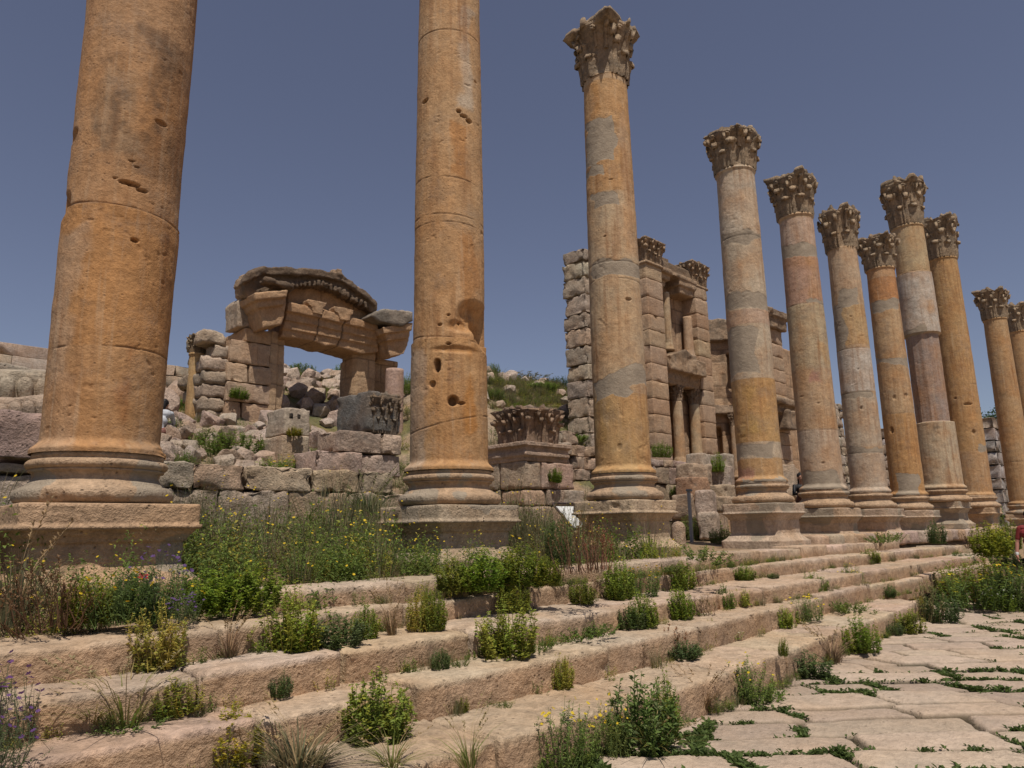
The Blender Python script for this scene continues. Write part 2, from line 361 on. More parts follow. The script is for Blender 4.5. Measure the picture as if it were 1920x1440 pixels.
ss = np.concatenate([-grid_axis(3, 14, .08, 1.03, .4)[::-1], np.arange(-2.98, 5.5, .02), grid_axis(5.5, 60, .024, 1.012, .5)])
tt = np.concatenate([np.arange(-8, 3.9, .25), grid_axis(3.9, 60, .0115, 1.0052, .4)])
S_, T_ = np.meshgrid(ss, tt, indexing='ij'); X_ = S_ * AX[0] + T_ * BX[0]; Y_ = S_ * AX[1] + T_ * BX[1]
roadP = np.stack([X_.ravel(), Y_.ravel(), 0 * X_.ravel()], 1); z, roadE = road_z(roadP); roadP[:, 2] = z; tin = road_tint(roadP, roadE)
roadArea = (np.gradient(ss)[:, None] * np.gradient(tt)[None, :]).ravel()
i = np.arange(S_.size).reshape(S_.shape); q = np.stack([i[:-1, :-1], i[1:, :-1], i[1:, 1:], i[:-1, 1:]], -1).reshape(-1, 4)
keep = (roadP[q, 1].max(1) < 5.45) & (roadP[q, 0].max(1) < 62) & (roadP[q, 1].min(1) > -14); q = q[keep]; used = np.unique(q); remap = np.full(len(roadP), -1); remap[used] = np.arange(len(used))
b.add(roadP[used], remap[q], tin[used], dark=roadE['dark'][used])
road = b.obj('road', M_ROAD); structure(road, 'paved street of big worn limestone slabs laid on the diagonal', 'road')

# ---- sidewalk earth behind the steps, under the columns
b = Buf()
def walk_z(p):
    e = p[:, 1] - (Y0(p[:, 0]) + .30); base = np.interp(e, [-.1, .05, .3, 3, 7.5], [Z1 - .10, Z1 - .06, Z0 - .05, Z0, -.35])
    base = np.where(p[:, 1] < Y1(p[:, 0]) + .12, Z2 - .35, base); return base + .03 * fbm(p * 1.7, 4) * smooth(-.05, .3, e), {}
heightfield(b, np.concatenate([np.arange(-9, 20, .11), np.arange(20, 56, .3)]), np.arange(5.75, 15, .11), walk_z, lambda p, e: np.array([.25, .18, .11]) * (1 + .25 * fbm(p * 2.2, 4))[:, None])
structure(b.obj('path', stone('trodden_earth', lichen=.3, lich_col=(.12, .11, .05), warm=.3, bump=.6, pit=.1)), 'trodden earth walk under and behind the row of columns', 'path')

# ---- steps
steps = empty('stone_steps', (8, 5, ZR), 'long flight of worn limestone steps between the paved street and the column row', 'steps')
def course(name, fy, zt, zb, back, x0, x1, Lr, res_near, seed, rag=.015, tint=None, holes=()):
    r = np.random.default_rng(seed); bb = Buf(); x = x0
    while x < x1 - .3:
        L = r.uniform(*Lr); L = min(L, x1 - x); xa, xb = x, x + L; x = xb
        if x1 - x < .5: xb = x1; x = x1
        xm = (xa + xb) / 2; ya, yb = fy(xa), fy(xb); yaw = math.atan2(yb - ya, xb - xa); ym = (ya + yb) / 2
        yb_ = back(xm) + .12; dep = yb_ - ym; D = math.hypot(xb - xa, yb - ya)
        dz = r.normal() * rag * .7; dy = r.normal() * rag * .7; dist = max(2.5, math.hypot(xm, ym)); rs = res_near * max(1, dist / 4.5)
        H = zt - zb + .12; tn = tv(tint if tint else [(.45, .345, .245), (.435, .33, .23), (.45, .355, .265), (.44, .33, .24)][r.integers(4)], .07, .02)
        nx, ny = -math.sin(yaw), math.cos(yaw)
        block(bb, (xm + nx * (dep / 2 + dy), ym + ny * (dep / 2 + dy), zt + dz - H / 2), (D - r.uniform(.024, .05), dep, H), yaw, res=rs, rough=.015, rnd=.024, freq=7.5, tint=tn, chip=.03)
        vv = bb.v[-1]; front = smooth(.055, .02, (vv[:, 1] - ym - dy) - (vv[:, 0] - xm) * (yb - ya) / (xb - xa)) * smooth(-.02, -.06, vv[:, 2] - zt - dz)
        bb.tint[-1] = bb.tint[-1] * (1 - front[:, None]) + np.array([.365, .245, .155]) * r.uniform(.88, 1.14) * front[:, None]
    o = bb.obj(name, M_STEP, steps); return o
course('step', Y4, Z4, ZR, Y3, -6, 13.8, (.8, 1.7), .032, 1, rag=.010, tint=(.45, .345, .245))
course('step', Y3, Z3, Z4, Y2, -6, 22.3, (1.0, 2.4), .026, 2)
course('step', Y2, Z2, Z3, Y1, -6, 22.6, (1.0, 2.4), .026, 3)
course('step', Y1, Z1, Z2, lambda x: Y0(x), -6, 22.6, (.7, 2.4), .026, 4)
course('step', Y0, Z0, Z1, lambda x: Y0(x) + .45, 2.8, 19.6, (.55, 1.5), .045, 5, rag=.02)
# rough blocks carrying the far pedestals
bb = Buf(); r = np.random.default_rng(6); x = 15.6
while x < 30:
    L = r.uniform(.45, .85); block(bb, (x + L / 2, 7.15 + r.normal() * .03, Z0 + .03), (L - .03, .75, .34), res=.1, rough=.03, rnd=.05, tint=pal(), chip=.03); x += L
bb.obj('footing_course', M_STEP, steps)

# ================================================================== COLUMNS
def colspec(**k): return k
def dirs(X, Y):
    d = -np.array([X, Y]) / math.hypot(X, Y); r = np.array([-d[1], d[0]]); return d, r   # towards the eye, viewer's right
def zpix(X, Y, r, px, py):
    q = ray(px, py); D = math.hypot(X, Y) - r; return q[2] * D / math.hypot(q[0], q[1])
def shaft(cs, parent):
    X, Y, z0, z1, r0, r1 = cs['X'], cs['Y'], cs['z0'], cs['z1'], cs['r0'], cs['r1']
    nt, nz = cs.get('nt', 140), cs.get('nz', 260); d, rr = dirs(X, Y); rnd_ = np.random.default_rng(cs['seed'])
    px = lambda py: cs['pb'] + (cs['pt'] - cs['pb']) * (py - cs['yb']) / (cs['yt'] - cs['yb'])
    ZP = lambda py: zpix(X, Y, r0, px(py), py)
    z = np.linspace(z0, z1, nz)
    ledges = [(ZP(a), dr) for a, dr in cs.get('ledges', [])]
    for zz, _ in ledges: z = np.concatenate([z, [zz - .004, zz + .004]])
    z = np.unique(np.concatenate([z, np.linspace(z0, z0 + .2, 12), np.linspace(z1 - .12, z1, 10)])); nz = len(z)
    th = np.linspace(0, 2 * np.pi, nt, endpoint=False); T, Z = np.meshgrid(th, z, indexing='ij'); T = T.ravel(); Z = Z.ravel()
    f = (Z - z0) / (z1 - z0); R = r0 + (r1 - r0) * f + .012 * np.sin(np.pi * np.clip(f, 0, 1))
    R = R + .075 * smooth(.16, .03, Z - z0) ** 2 - .0 * Z; R = R + .03 * np.exp(-((z1 - .05 - Z) / .035) ** 2) * (1 if cs.get('ring', 1) else 0)
    n2 = np.stack([np.cos(T), np.sin(T)], 1); u = n2 @ rr; fc = n2 @ d
    P = np.stack([n2[:, 0] * R, n2[:, 1] * R, Z], 1); off = cs['seed'] * 13.7
    for zz, dr in ledges: R = R + dr * (Z < zz)
    if 'octo' in cs:
        za, zb, k = ZP(cs['octo'][0]), ZP(cs['octo'][1]), cs['octo'][2]; a = 2 * np.pi / k
        m = (Z < za) & (Z > zb); ph = cs.get('octoph', 0); R = np.where(m, cs['octo'][3] * math.cos(a / 2) / np.cos(((T - ph) % a) - a / 2), R)
    tint = np.tile(np.array(cs['tint'], float), (len(Z), 1)); dark = np.zeros(len(Z)); cem = np.zeros(len(Z))
    wob = fbm(P * 2.2 + off, 4); wob2 = fbm(P * 5 + off + 3, 3); fine = fbm(P * 14 + off + 8, 3)
    # drum tints
    for ya, yb, col in cs.get('drums', []):
        m = smooth(-.012, .012, ZP(ya) - Z + .02 * wob) * smooth(-.012, .012, Z - ZP(yb) + .02 * wob); tint = tint * (1 - m[:, None]) + np.array(col) * m[:, None]
    groove = np.zeros(len(Z))
    for yj, tilt in cs.get('joints', []):
        zz = ZP(yj) + tilt * u + .012 * wob; g = np.exp(-((Z - zz) / .008) ** 2); groove = np.maximum(groove, g * smooth(-.25, .3, wob2 + .5 * wob + .15))
    def area(p, soft=.10):
        ya, yb, ua, ub = p[:4]; zt, zb = ZP(ya), ZP(yb); wz = .16 * wob + .07 * wob2; wu = .5 * fbm(P * 1.7 + off + 60, 4) + .15 * wob2
        tlt = p[4] if len(p) > 4 else 0
        m = np.minimum(np.minimum(zt + tlt * u - Z + wz, Z - zb - tlt * u + wz * .9) / .3, np.minimum(u - ua + wu, ub - u + wu) / .5)
        return smooth(0, soft, m) * (fc > -.15)
    for p in cs.get('cement', []): cem = np.maximum(cem, area(p, .05))
    for p, col in cs.get('patches', []): m = area(p, .35)[:, None] * .85; tint = tint * (1 - m) + np.array(col) * m
    for p in cs.get('darks', []): dark = np.maximum(dark, area(p[:5] if len(p) > 5 else p, .5) * np.clip(.25 + .5 * wob + fine * 1.1, 0, 1) * .6)
    R = R + .007 * wob + .005 * wob2 * 1.2 - .009 * groove - .0035 * cem
    sp = smooth(.32, .5, fbm(P * 11 + off, 3)) * smooth(-.1, .3, wob); R = R - .008 * sp
    for h in cs.get('holes', []):
        hy, hu, wz, wu, dep = h; zz = ZP(hy); uu = (u - hu) * r0
        e = np.sqrt(((Z - zz) / wz) ** 2 + (uu / wu) ** 2) + .22 * wob2 + .1 * wob; m = smooth(1.05, .75, e) * (fc > 0)
        R = R - dep * m; dark = np.maximum(dark, m * min(.6, dep * 5))  # hole darkened with its depth, recess shade put into the colour
    for h in cs.get('gouges', []):
        hy, hu, wz, wu, dep = h; zz = ZP(hy); uu = (u - hu) * r0
        e = np.sqrt(((Z - zz) / wz) ** 2 + (uu / wu) ** 2) + .30 * wob + .12 * wob2; m = smooth(1.15, .3, e) * (fc > -.1)
        R = R - dep * m * (1 + .5 * wob2); tint = tint * (1 - .5 * m[:, None]) + np.array([.36, .17, .05]) * .5 * m[:, None]
    dark = np.maximum(dark, groove * .55)
    P[:, 0] = n2[:, 0] * R + X; P[:, 1] = n2[:, 1] * R + Y
    b = Buf(); b.add(P, ring_quads(nt, nz), tint, dark=dark, cement=cem)
    c0 = np.array([[X, Y, z1]]); b.add(c0, np.zeros((0, 3), int))
    top = np.arange(nt) * nz + nz - 1; b.t.append(np.stack([top, np.roll(top, -1), np.full(nt, nt * nz)], 1))
    return b.obj('shaft', M_SHAFT, parent)

def capital(bf, c, rb, H, seed, corners=(1, 1, 1, 1), square=False, yaw=0.0, res=1.0, tint=(.40, .30, .20), spread=1.0, tiers=2, rough=.03, abtop=True):
    r = np.random.default_rng(seed); c = np.array(c, float); V = Buf()
    vsT = np.interp(np.linspace(0, 1, 12), [0, .7, 1], [1, .8, .25])
    def sq(th): return 1 / np.maximum(np.abs(np.cos(th)), np.abs(np.sin(th))) if square else np.ones_like(th)
    def bell(t): return rb * (.94 + .02 * t + .40 * spread * np.clip((t - .35) / .65, 0, 1) ** 2.2)
    lathe(V, (0, 0, 0), [(0.02, 0), (rb * .98, 0)] + [(bell(t), t * H * .9) for t in np.linspace(0, 1, 10)] + [(.02, H * .9)], nt=40, rough=.01, step=.06, square=1 if square else 0)
    nL = 12 if square else 8
    for tier, (h, wd, ph) in enumerate([(.40, .30, 0), (.66, .30, .5), (.80, .17, 0.25)][:tiers + 1]):
        for k in range(nL):
            if r.random() < .07: continue
            th0 = (k + ph) * 2 * np.pi / nL; hh = h * H * r.uniform(.92, 1.05); nv, nu = 12, 7; wmax = 2 * np.pi * rb / nL * (1.0 if not square else 1.2) * (.92 if tier < 2 else .5)
            vs = np.linspace(0, 1, nv); offc = np.interp(vs, [0, .4, .7, .86, .95, 1], [.05, .09, .15, .24, .30, .29]) * rb * r.uniform(.9, 1.35)
            zc = np.interp(vs, [0, .75, .88, .96, 1], [0, .88, .99, .95, .80]) * hh
            wv = wmax * np.interp(vs, [0, .25, .6, .85, 1], [.75, .95, 1.0, .85, .45]) * (1 + .22 * np.sin(vs * 24))
            ring = []
            us = np.linspace(-1, 1, nu)
            for front in (1, 0):
                for uu in (us if front else us[::-1]):
                    th = th0 + uu * wv / rb * .5 * (1 if not square else .8); base = bell(np.clip(zc / (H * .9), 0, 1)) * sq(th)
                    ro = base + offc - .16 * rb * uu ** 2 + (.06 * rb * (1 - min(1, abs(uu) * 2.0)) * vsT if front else -.07 * rb * vsT) + (.035 * rb * math.cos(uu * 10) * vsT if front else 0)
                    ring.append(np.stack([ro * np.cos(th), ro * np.sin(th), zc], 1))
            V.add(np.array(ring).reshape(-1, 3), ring_quads(2 * nu, nv)); m = 2 * nu; i0 = np.arange(m) * nv + nv - 1
            V.add(np.zeros((0, 3)), np.zeros((0, 4), int)); V.q.append(np.array([[i0[j], i0[j + 1], i0[m - 2 - j], i0[m - 1 - j]] for j in range(nu - 1)]) + V.n - m * nv)
    ab = rb * (1.42 if not square else 1.25) * spread; cr = rb * 1.92 * spread if not square else rb * 1.85
    for k in range(4):
        s = corners[k]; th = math.pi / 4 + k * math.pi / 2; dx, dy = math.cos(th), math.sin(th)
        if s > .3:   # corner volute: rising stalk that rolls into a scroll
            pts = []
            for t in np.linspace(0, 1, 8): rad = rb * (1.0 + (.42 * s) * t ** 1.8) * (1.2 if square else 1); pts.append((dx * rad, dy * rad, H * (.45 + .40 * t ** .8)))
            rad0 = math.hypot(*pts[-1][:2])
            for a in np.linspace(0, 2 * np.pi * 1.2, 14):
                q = .13 * rb * (1 - a / 9); rad = rad0 + q * math.sin(a) * 1.2 - .02; pts.append((dx * rad, dy * rad, pts[7][2] - .13 * rb + q * math.cos(a)))
            tube(V, pts, [rb * .11] * 8 + [rb * .10] * 14, 6)
        for sd in (-1, 1):   # helices on each face
            f0 = th + sd * math.pi / 4 * .55
            pts = [(math.cos(f0) * rb * (1.02 + .28 * t * t), math.sin(f0) * rb * (1.02 + .28 * t * t), H * (.5 + .30 * t)) for t in np.linspace(0, 1, 5)]
            for a in np.linspace(0, 6.5, 10):
                q = .10 * rb * (1 - a / 10); f1 = f0 + sd * q / rb * math.sin(a); pts.append((math.cos(f1) * rb * 1.36, math.sin(f1) * rb * 1.36, H * .78 + q * math.cos(a)))
            tube(V, pts, rb * .06, 6)
    # abacus with concave sides
    na = 96; th = np.linspace(0, 2 * np.pi, na, endpoint=False); k = ((th - math.pi / 4) / (math.pi / 2)); near = np.abs(k - np.round(k)) * 2; ci = np.round(k).astype(int) % 4
    edge = ab * (1 / np.maximum(np.abs(np.cos(th)), np.abs(np.sin(th))) * .80); edge = edge * (1 + .12 * (1 - near) ** 3)
    cs = np.array(corners)[ci]; edge = np.where(near < .45, ab * .95 + (edge - ab * .95) * np.clip(cs, -.3, 1.1), edge)
    zz = [H * .82, H * .84, H * .90, H * .92, H * .99, H * .99]; rr_ = [.6, .94, .97, 1.03, 1.0, .02]
    pv = np.array([[(math.cos(t) * e * q, math.sin(t) * e * q, z_) for z_, q in zip(zz, rr_)] for t, e in zip(th, edge)]).reshape(-1, 3); V.add(pv, ring_quads(na, len(zz)))
    for k in range(4): # fleurons
        t = k * math.pi / 2; lathe(V, (math.cos(t) * ab * .86, math.sin(t) * ab * .86, H * .86), [(.01, 0), (rb * .14, .02), (rb * .17, H * .07), (rb * .12, H * .15), (.01, H * .17)], nt=10, rough=.01, step=.1)
    v, q, t3 = V.arrays(); _seed[0] += 1; off = _seed[0] * 9.1
    top = smooth(.80, 1.0, v[:, 2] / H)
    v = v + np.stack([fbm(v * 5 / rb * .45 + off + 10 * i, 4) for i in range(3)], 1) * rough * (1 + .5 * top[:, None])
    v[:, 2] -= top * H * .13 * smooth(-.1, .5, fbm(v * 1.8 / rb + off + 40, 3))
    rad = np.hypot(v[:, 0], v[:, 1]); tn = np.array(tint)[None] * (.75 + .35 * smooth(rb * .95, rb * 1.6, rad))[:, None] * (1 + .15 * fbm(v * 4 + off, 3))[:, None]  # bell and gaps between leaves tinted darker, recess shade in the colour
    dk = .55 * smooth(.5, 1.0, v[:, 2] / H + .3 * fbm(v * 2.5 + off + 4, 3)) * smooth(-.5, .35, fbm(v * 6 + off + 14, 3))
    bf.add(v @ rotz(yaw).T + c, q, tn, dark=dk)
    if len(t3): bf.t.append(t3 + bf.n - len(v))

def pedestal(cs, parent):
    X, Y, zt = cs['X'], cs['Y'], cs['z0'] - .45; zb = cs.get('zp', Z0); b = Buf(); h = cs.get('ph', .62); t = cs.get('ptint', (.42, .30, .20))
    nt = cs.get('pn', 72)
    prof = [(.02, zt), (h * .98, zt), (h, zt - .01), (h, zt - .18), (h + .022, zt - .185), (h + .025, zt - .215), (h - .02, zt - .225), (h - .025, zt - .245), (h - .055, zt - .275), (h - .075, zt - .305), (h - .075, zt - .325), (h - .10, zt - .33)]
    dz = zb + .24; prof += [(h - .10, dz + .02), (h - .085, dz + .01), (h - .085, dz - .015), (h - .06, dz - .03), (h - .02, dz - .075), (h + .03, dz - .115), (h + .05, dz - .12), (h + .05, zb - .04)]
    lathe(b, (X, Y, 0), prof, nt=nt, rough=.009, freq=4, tint=t, step=cs.get('pstep', .022), square=1, cement=cs.get('pcem', .8), chip=cs.get('pchip', .035))
    if cs.get('found'):
        for k in range(6):
            a = k * .5 - 1.25
        for lay in range(2):
            x = X - .78
            while x < X + .7:
                L = rng.uniform(.4, .75); block(b, (x + L / 2, Y - .05 + rng.normal() * .02, zb - .12 - lay * .24), (L - .02, 1.42, .23), res=.07, rough=.025, rnd=.03, tint=pal(), chip=.03); x += L
    return b.obj('pedestal', M_STEP if not cs.get('fine') else M_FINE, parent)
def attic_base(cs, parent):
    X, Y, z0, r = cs['X'], cs['Y'], cs['z0'], cs['r0'] / .478; z = z0 - .45; b = Buf(); P = [(.05, z + .001)]
    def arc(r0, zc, rad, a0, a1, k=9): return [(r0 + rad * math.cos(t), zc + rad * .95 * math.sin(t)) for t in np.linspace(a0, a1, k)]
    P += arc(.580 * r, z + .082, .082, -math.pi / 2, math.pi / 2)
    P += [(.57 * r, z + .18), (.55 * r, z + .195), (.525 * r, z + .215), (.51 * r, z + .25), (.525 * r, z + .285), (.555 * r, z + .295), (.555 * r, z + .31)]
    P += arc(.54 * r, z + .355, .045, -math.pi / 2, math.pi / 2, 7) + [(.535 * r, z + .405), (.545 * r, z + .415), (.545 * r, z + .452), (.05, z + .453)]
    lathe(b, (X, Y, 0), P, nt=cs.get('nt', 140) // 4 * 4, rough=.012, freq=5, tint=cs.get('btint', (.40, .28, .18)), step=.02 if cs.get('nt', 140) > 150 else .04, cement=.7, chip=.035)
    return b.obj('base', M_STEP, parent)

CY = 7.5
COLS = [
 dict(name='C1', X=1.86, Y=CY, z0=.72, z1=7.9, ph=.70, r0=.475, r1=.515, pb=187, yb=850, pt=271, yt=0, seed=1, nt=260, nz=900, zp=-.52, found=1, pchip=.02, ptint=(.43, .285, .175), pn=112, pstep=.025,
   tint=(.42, .225, .095), joints=[(650, .01), (388, -.03)], ledges=[(388, .018)],
   drums=[(390, 650, (.42, .22, .09)), (650, 880, (.40, .23, .11)), (-900, 388, (.37, .215, .11))],
   patches=[((40, 330, .1, .95), (.20, .115, .06)), ((120, 300, -.55, .1), (.26, .18, .11)), ((420, 900, -1.1, -.55), (.40, .27, .17)), ((640, 900, .15, .5), (.33, .15, .06)), ((400, 620, .55, 1.0), (.20, .09, .035))],
   darks=[(60, 300, .1, .75), (100, 330, -.6, -.05)],
   holes=[(344, -.03, .022, .05, .05), (345, .1, .026, .06, .06), (352, .27, .022, .045, .05), (339, -.2, .01, .018, .03), (448, .22, .022, .03, .06), (303, .05, .01, .025, .03), (312, .15, .01, .025, .03), (215, .5, .03, .05, .03)],
   gouges=[(375, -1.0, .13, .05, .05), (245, -.98, .07, .05, .04), (840, .98, .05, .1, .03)],
   label='near orange-stained column on the left, its top cut off by the frame'),
 dict(name='C2', X=6.03, Y=CY, z0=.75, z1=8.6, ph=.655, r0=.495, r1=.45, pb=842, yb=880, pt=846, yt=0, seed=2, nt=230, nz=800, zp=-.48, found=1, ptint=(.38, .30, .21), pn=96, pstep=.03, pcem=1.0, pchip=.05,
   tint=(.43, .27, .14), joints=[(52, .0), (330, -.05), (400, -.03), (415, -.02), (632, -.06), (790, .12)], ledges=[(632, .025)],
   drums=[(632, 900, (.43, .25, .115)), (415, 632, (.43, .26, .13))],
   patches=[((640, 900, .25, .8), (.40, .18, .05)), ((220, 330, .1, .5), (.42, .21, .08)), ((430, 600, .3, .75), (.38, .19, .075)), ((0, 200, .35, .7), (.46, .37, .27)), ((640, 900, -1.1, -.45), (.43, .31, .21))],
   darks=[(880, 900, -.3, .3)],
   holes=[(178, -.72, .035, .045, .08), (205, .28, .035, .035, .09), (212, .42, .03, .06, .08), (218, .58, .04, .045, .09), (685, -.3, .10, .045, .14), (752, .1, .075, .07, .12), (756, .3, .025, .05, .06), (645, -.02, .02, .03, .05), (603, .3, .02, .025, .04), (135, .8, .02, .02, .04), (720, -.42, .05, .04, .05), (590, -.02, .018, .02, .04), (608, -.25, .02, .03, .04)],
   gouges=[(590, .72, .24, .26, .14), (620, .95, .2, .16, .12), (610, .3, .09, .2, .05), (655, .1, .06, .3, .03)],
   label='second column from the left, orange with deep chisel holes and a big broken gouge'),
 dict(name='C3', X=9.80, Y=CY, z0=.87, z1=8.2, r0=.468, r1=.405, pb=1169, yb=885, pt=1130, yt=143, seed=3, nt=180, nz=560, cap=1.20, csp=1.12, ptint=(.44, .33, .22), pchip=.10, pcem=.25, ring=0,
   tint=(.45, .33, .205), joints=[(488, 0), (520, -.02)], cement=[(216, 300, -1, .3), (300, 322, -.9, -.35), (355, 388, -.85, .35), (487, 516, -.85, 1), (690, 738, -1, 1, .16), (720, 745, -.2, .6)],
   drums=[(143, 355, (.44, .27, .13)), (735, 900, (.42, .265, .12))],
   patches=[((740, 840, -1, -.3), (.40, .24, .09)), ((735, 900, .35, .7), (.38, .2, .08)), ((200, 480, .4, 1), (.46, .30, .17)), ((145, 215, -.7, -.1), (.42, .22, .08))],
   darks=[(160, 188, 0.05, .22), (198, 226, .15, .4), (225, 245, -.4, .5)],
   holes=[(560, .5, .03, .055, .05), (838, -.1, .06, .04, .015), (335, .05, .01, .05, .03), (440, -.3, .012, .02, .04)], corners=(.9, .55, 1.05, .25), capx=1.0,
   label='third column from the left, grey cement bands and a broken-cornered capital'),
 dict(name='C4', X=14.59, Y=CY, z0=.88, z1=8.07, r0=.46, r1=.425, pb=1428, yb=900, pt=1380, yt=325, seed=4, nt=140, nz=400, cap=1.10, csp=.86, ptint=(.44, .335, .245),
   tint=(.45, .36, .255), joints=[(440, 0)], cement=[(436, 452, -.9, .7, -.04), (548, 578, -1, 1), (606, 700, -1, .35), (828, 858, -1, .7), (895, 925, -.7, .8), (440, 446, -.8, 1)],
   drums=[(325, 440, (.46, .38, .285)), (708, 828, (.44, .27, .115)), (858, 910, (.43, .27, .13)), (578, 606, (.44, .31, .22))],
   patches=[((715, 820, -.7, .2), (.45, .28, .10)), ((870, 905, -1, -.3), (.33, .18, .15)), ((730, 780, -1, -.6), (.12, .06, .05)), ((350, 430, .2, .9), (.45, .33, .22))],
   darks=[(735, 775, -.85, -.62), (436, 444, -.8, .7)], holes=[(360, .4, .15, .02, .015)], corners=(1, .9, 1, .95),
   label='pale fourth column with a large grey cement patch and intact capital'),
 dict(name='C5', X=17.68, Y=CY, z0=.8, z1=7.88, r0=.475, r1=.41, pb=1543, yb=917, pt=1496, yt=407, seed=5, nt=120, nz=340, cap=1.24, csp=.96, ptint=(.43, .32, .225),
   tint=(.42, .31, .20), joints=[(568, 0), (805, 0)], cement=[(456, 478, -1, 1, -.03), (880, 925, -.8, .8), (560, 568, .3, 1)],
   drums=[(405, 456, (.44, .325, .245)), (472, 566, (.40, .25, .175)), (568, 690, (.40, .31, .195)), (690, 804, (.42, .29, .175)), (804, 920, (.44, .34, .245))],
   patches=[((690, 720, -.2, .5), (.36, .19, .15)), ((640, 690, .5, 1), (.43, .28, .14)), ((480, 560, .3, 1), (.41, .25, .15))],
   darks=[(562, 568, -.5, -.2)], holes=[(740, -.6, .015, .04, .03), (756, .2, .015, .04, .03), (868, .1, .02, .05, .02)], corners=(1, 1, 1, .5),
   label='pinkish column beside the pale one, capital with one corner jutting left'),
 dict(name='C6', X=20.61, Y=CY, z0=.8, z1=7.75, r0=.46, r1=.39, pb=1630, yb=922, pt=1578, yt=469, seed=6, nt=110, nz=320, cap=1.36, csp=.90, ptint=(.43, .32, .23),
   tint=(.43, .31, .195), joints=[(652, 0), (735, 0), (848, 0)], cement=[(540, 572, -.7, .6), (565, 650, -1.1, -.35), (733, 744, -1, 1), (838, 850, -1, 1)],
   drums=[(466, 545, (.44, .32, .21)), (570, 645, (.43, .29, .15)), (652, 733, (.47, .41, .34)), (742, 838, (.43, .345, .25)), (848, 925, (.42, .335, .25))],
   darks=[(545, 565, -.4, .3), (560, 640, -1.1, -.6)], holes=[(765, .1, .06, .03, .06), (692, .15, .03, .02, .05), (593, .1, .02, .03, .03)], corners=(.3, .2, 1, .9), ring=0,
   label='column with a white pitted drum and a capital broken on its left'),
 dict(name='C7', X=23.64, Y=CY, z0=.78, z1=7.92, r0=.455, r1=.40, pb=1703, yb=928, pt=1650, yt=504, seed=7, nt=100, nz=300, cap=1.14, ptint=(.43, .32, .23),
   tint=(.42, .28, .155), joints=[(562, 0), (775, 0)], cement=[(562, 582, -1, 1), (668, 684, -1, 1, -.1), (885, 930, -.4, .6)],
   drums=[(518, 560, (.41, .20, .085)), (500, 518, (.42, .25, .13)), (775, 930, (.41, .235, .10))], holes=[(745, -.1, .08, .05, .03), (742, .6, .07, .05, .03), (805, -.5, .1, .04, .05)], corners=(1, 1, 1, 1),
   label='slim column with an orange top drum under its capital, left of the tall patched one'),
 dict(name='C8', X=26.98, Y=CY, z0=1.06, z1=10.30, r0=.60, r1=.50, pb=1766, yb=913, pt=1695, yt=428, seed=8, nt=120, nz=340, cap=1.9, zp=-.2, ptint=(.43, .335, .235),
   tint=(.42, .31, .19), joints=[(508, .04), (480, 0)], octo=(624, 790, 10, .52), octoph=.25, ledges=[(508, .035)],
   drums=[(420, 508, (.43, .32, .185)), (510, 622, (.46, .40, .33)), (624, 790, (.29, .22, .18)), (790, 915, (.44, .345, .23))],
   patches=[((560, 610, .2, 1), (.46, .33, .22)), ((520, 580, -1, -.4), (.36, .3, .25))], darks=[(795, 812, -.1, .25)], cement=[(612, 626, -.8, .4)], corners=(.35, .3, .35, 1), ring=1,
   label='taller patched column whose middle drum is a dark polygonal block'),
 dict(name='C9', X=30.85, Y=CY, z0=.9, z1=10.08, r0=.55, r1=.50, pb=1829, yb=928, pt=1775, yt=486, seed=9, nt=110, nz=300, cap=1.86, ptint=(.42, .29, .18),
   tint=(.41, .25, .115), joints=[(625, 0), (720, 0), (845, 0)], drums=[(480, 625, (.40, .25, .115)), (845, 930, (.40, .25, .13))], holes=[(758, .3, .05, .15, .05), (810, .4, .1, .05, .05), (745, -.4, .03, .04, .05)], cement=[(833, 848, .6, 1)], corners=(1, 1, .9, .6),
   label='tall plain orange column with a deep flaring capital, right of the patched one'),
 dict(name='C10', X=37.6, Y=7.4, z0=.68, z1=8.93, r0=.50, r1=.45, pb=1914, yb=944, pt=1876, yt=597, seed=10, nt=90, nz=240, cap=1.5, ptint=(.41, .30, .2),
   tint=(.40, .255, .13), joints=[(640, 0), (725, 0), (865, 0)], darks=[(728, 742, -.6, .1)], corners=(1, 1, 1, 1),
   label='orange column nearest the right edge of the row, standing apart in full'),
 dict(name='C11', X=42.1, Y=7.4, z0=.68, z1=9.15, r0=.50, r1=.45, pb=1950, yb=944, pt=1918, yt=637, seed=12, nt=64, nz=160, cap=1.5, ptint=(.41, .30, .2),
   tint=(.40, .255, .13), joints=[(725, 0)], corners=(1, 1, 1, 1),
   label='last column at the right edge, half hidden and cut off by the frame'),
]
for cs in COLS:
    o = empty('stone_column', (cs['X'], cs['Y'], cs.get('zp', Z0)), cs['label'], 'column', 'columns of the colonnade')
    pedestal(cs, o); attic_base(cs, o); shaft(cs, o)
    if 'cap' in cs:
        b = Buf(); fl = 1.0
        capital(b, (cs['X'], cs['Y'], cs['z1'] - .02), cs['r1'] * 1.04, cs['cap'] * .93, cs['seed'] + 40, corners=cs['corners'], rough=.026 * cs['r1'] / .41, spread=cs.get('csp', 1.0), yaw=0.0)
        b.obj('capital', M_CAP, o)
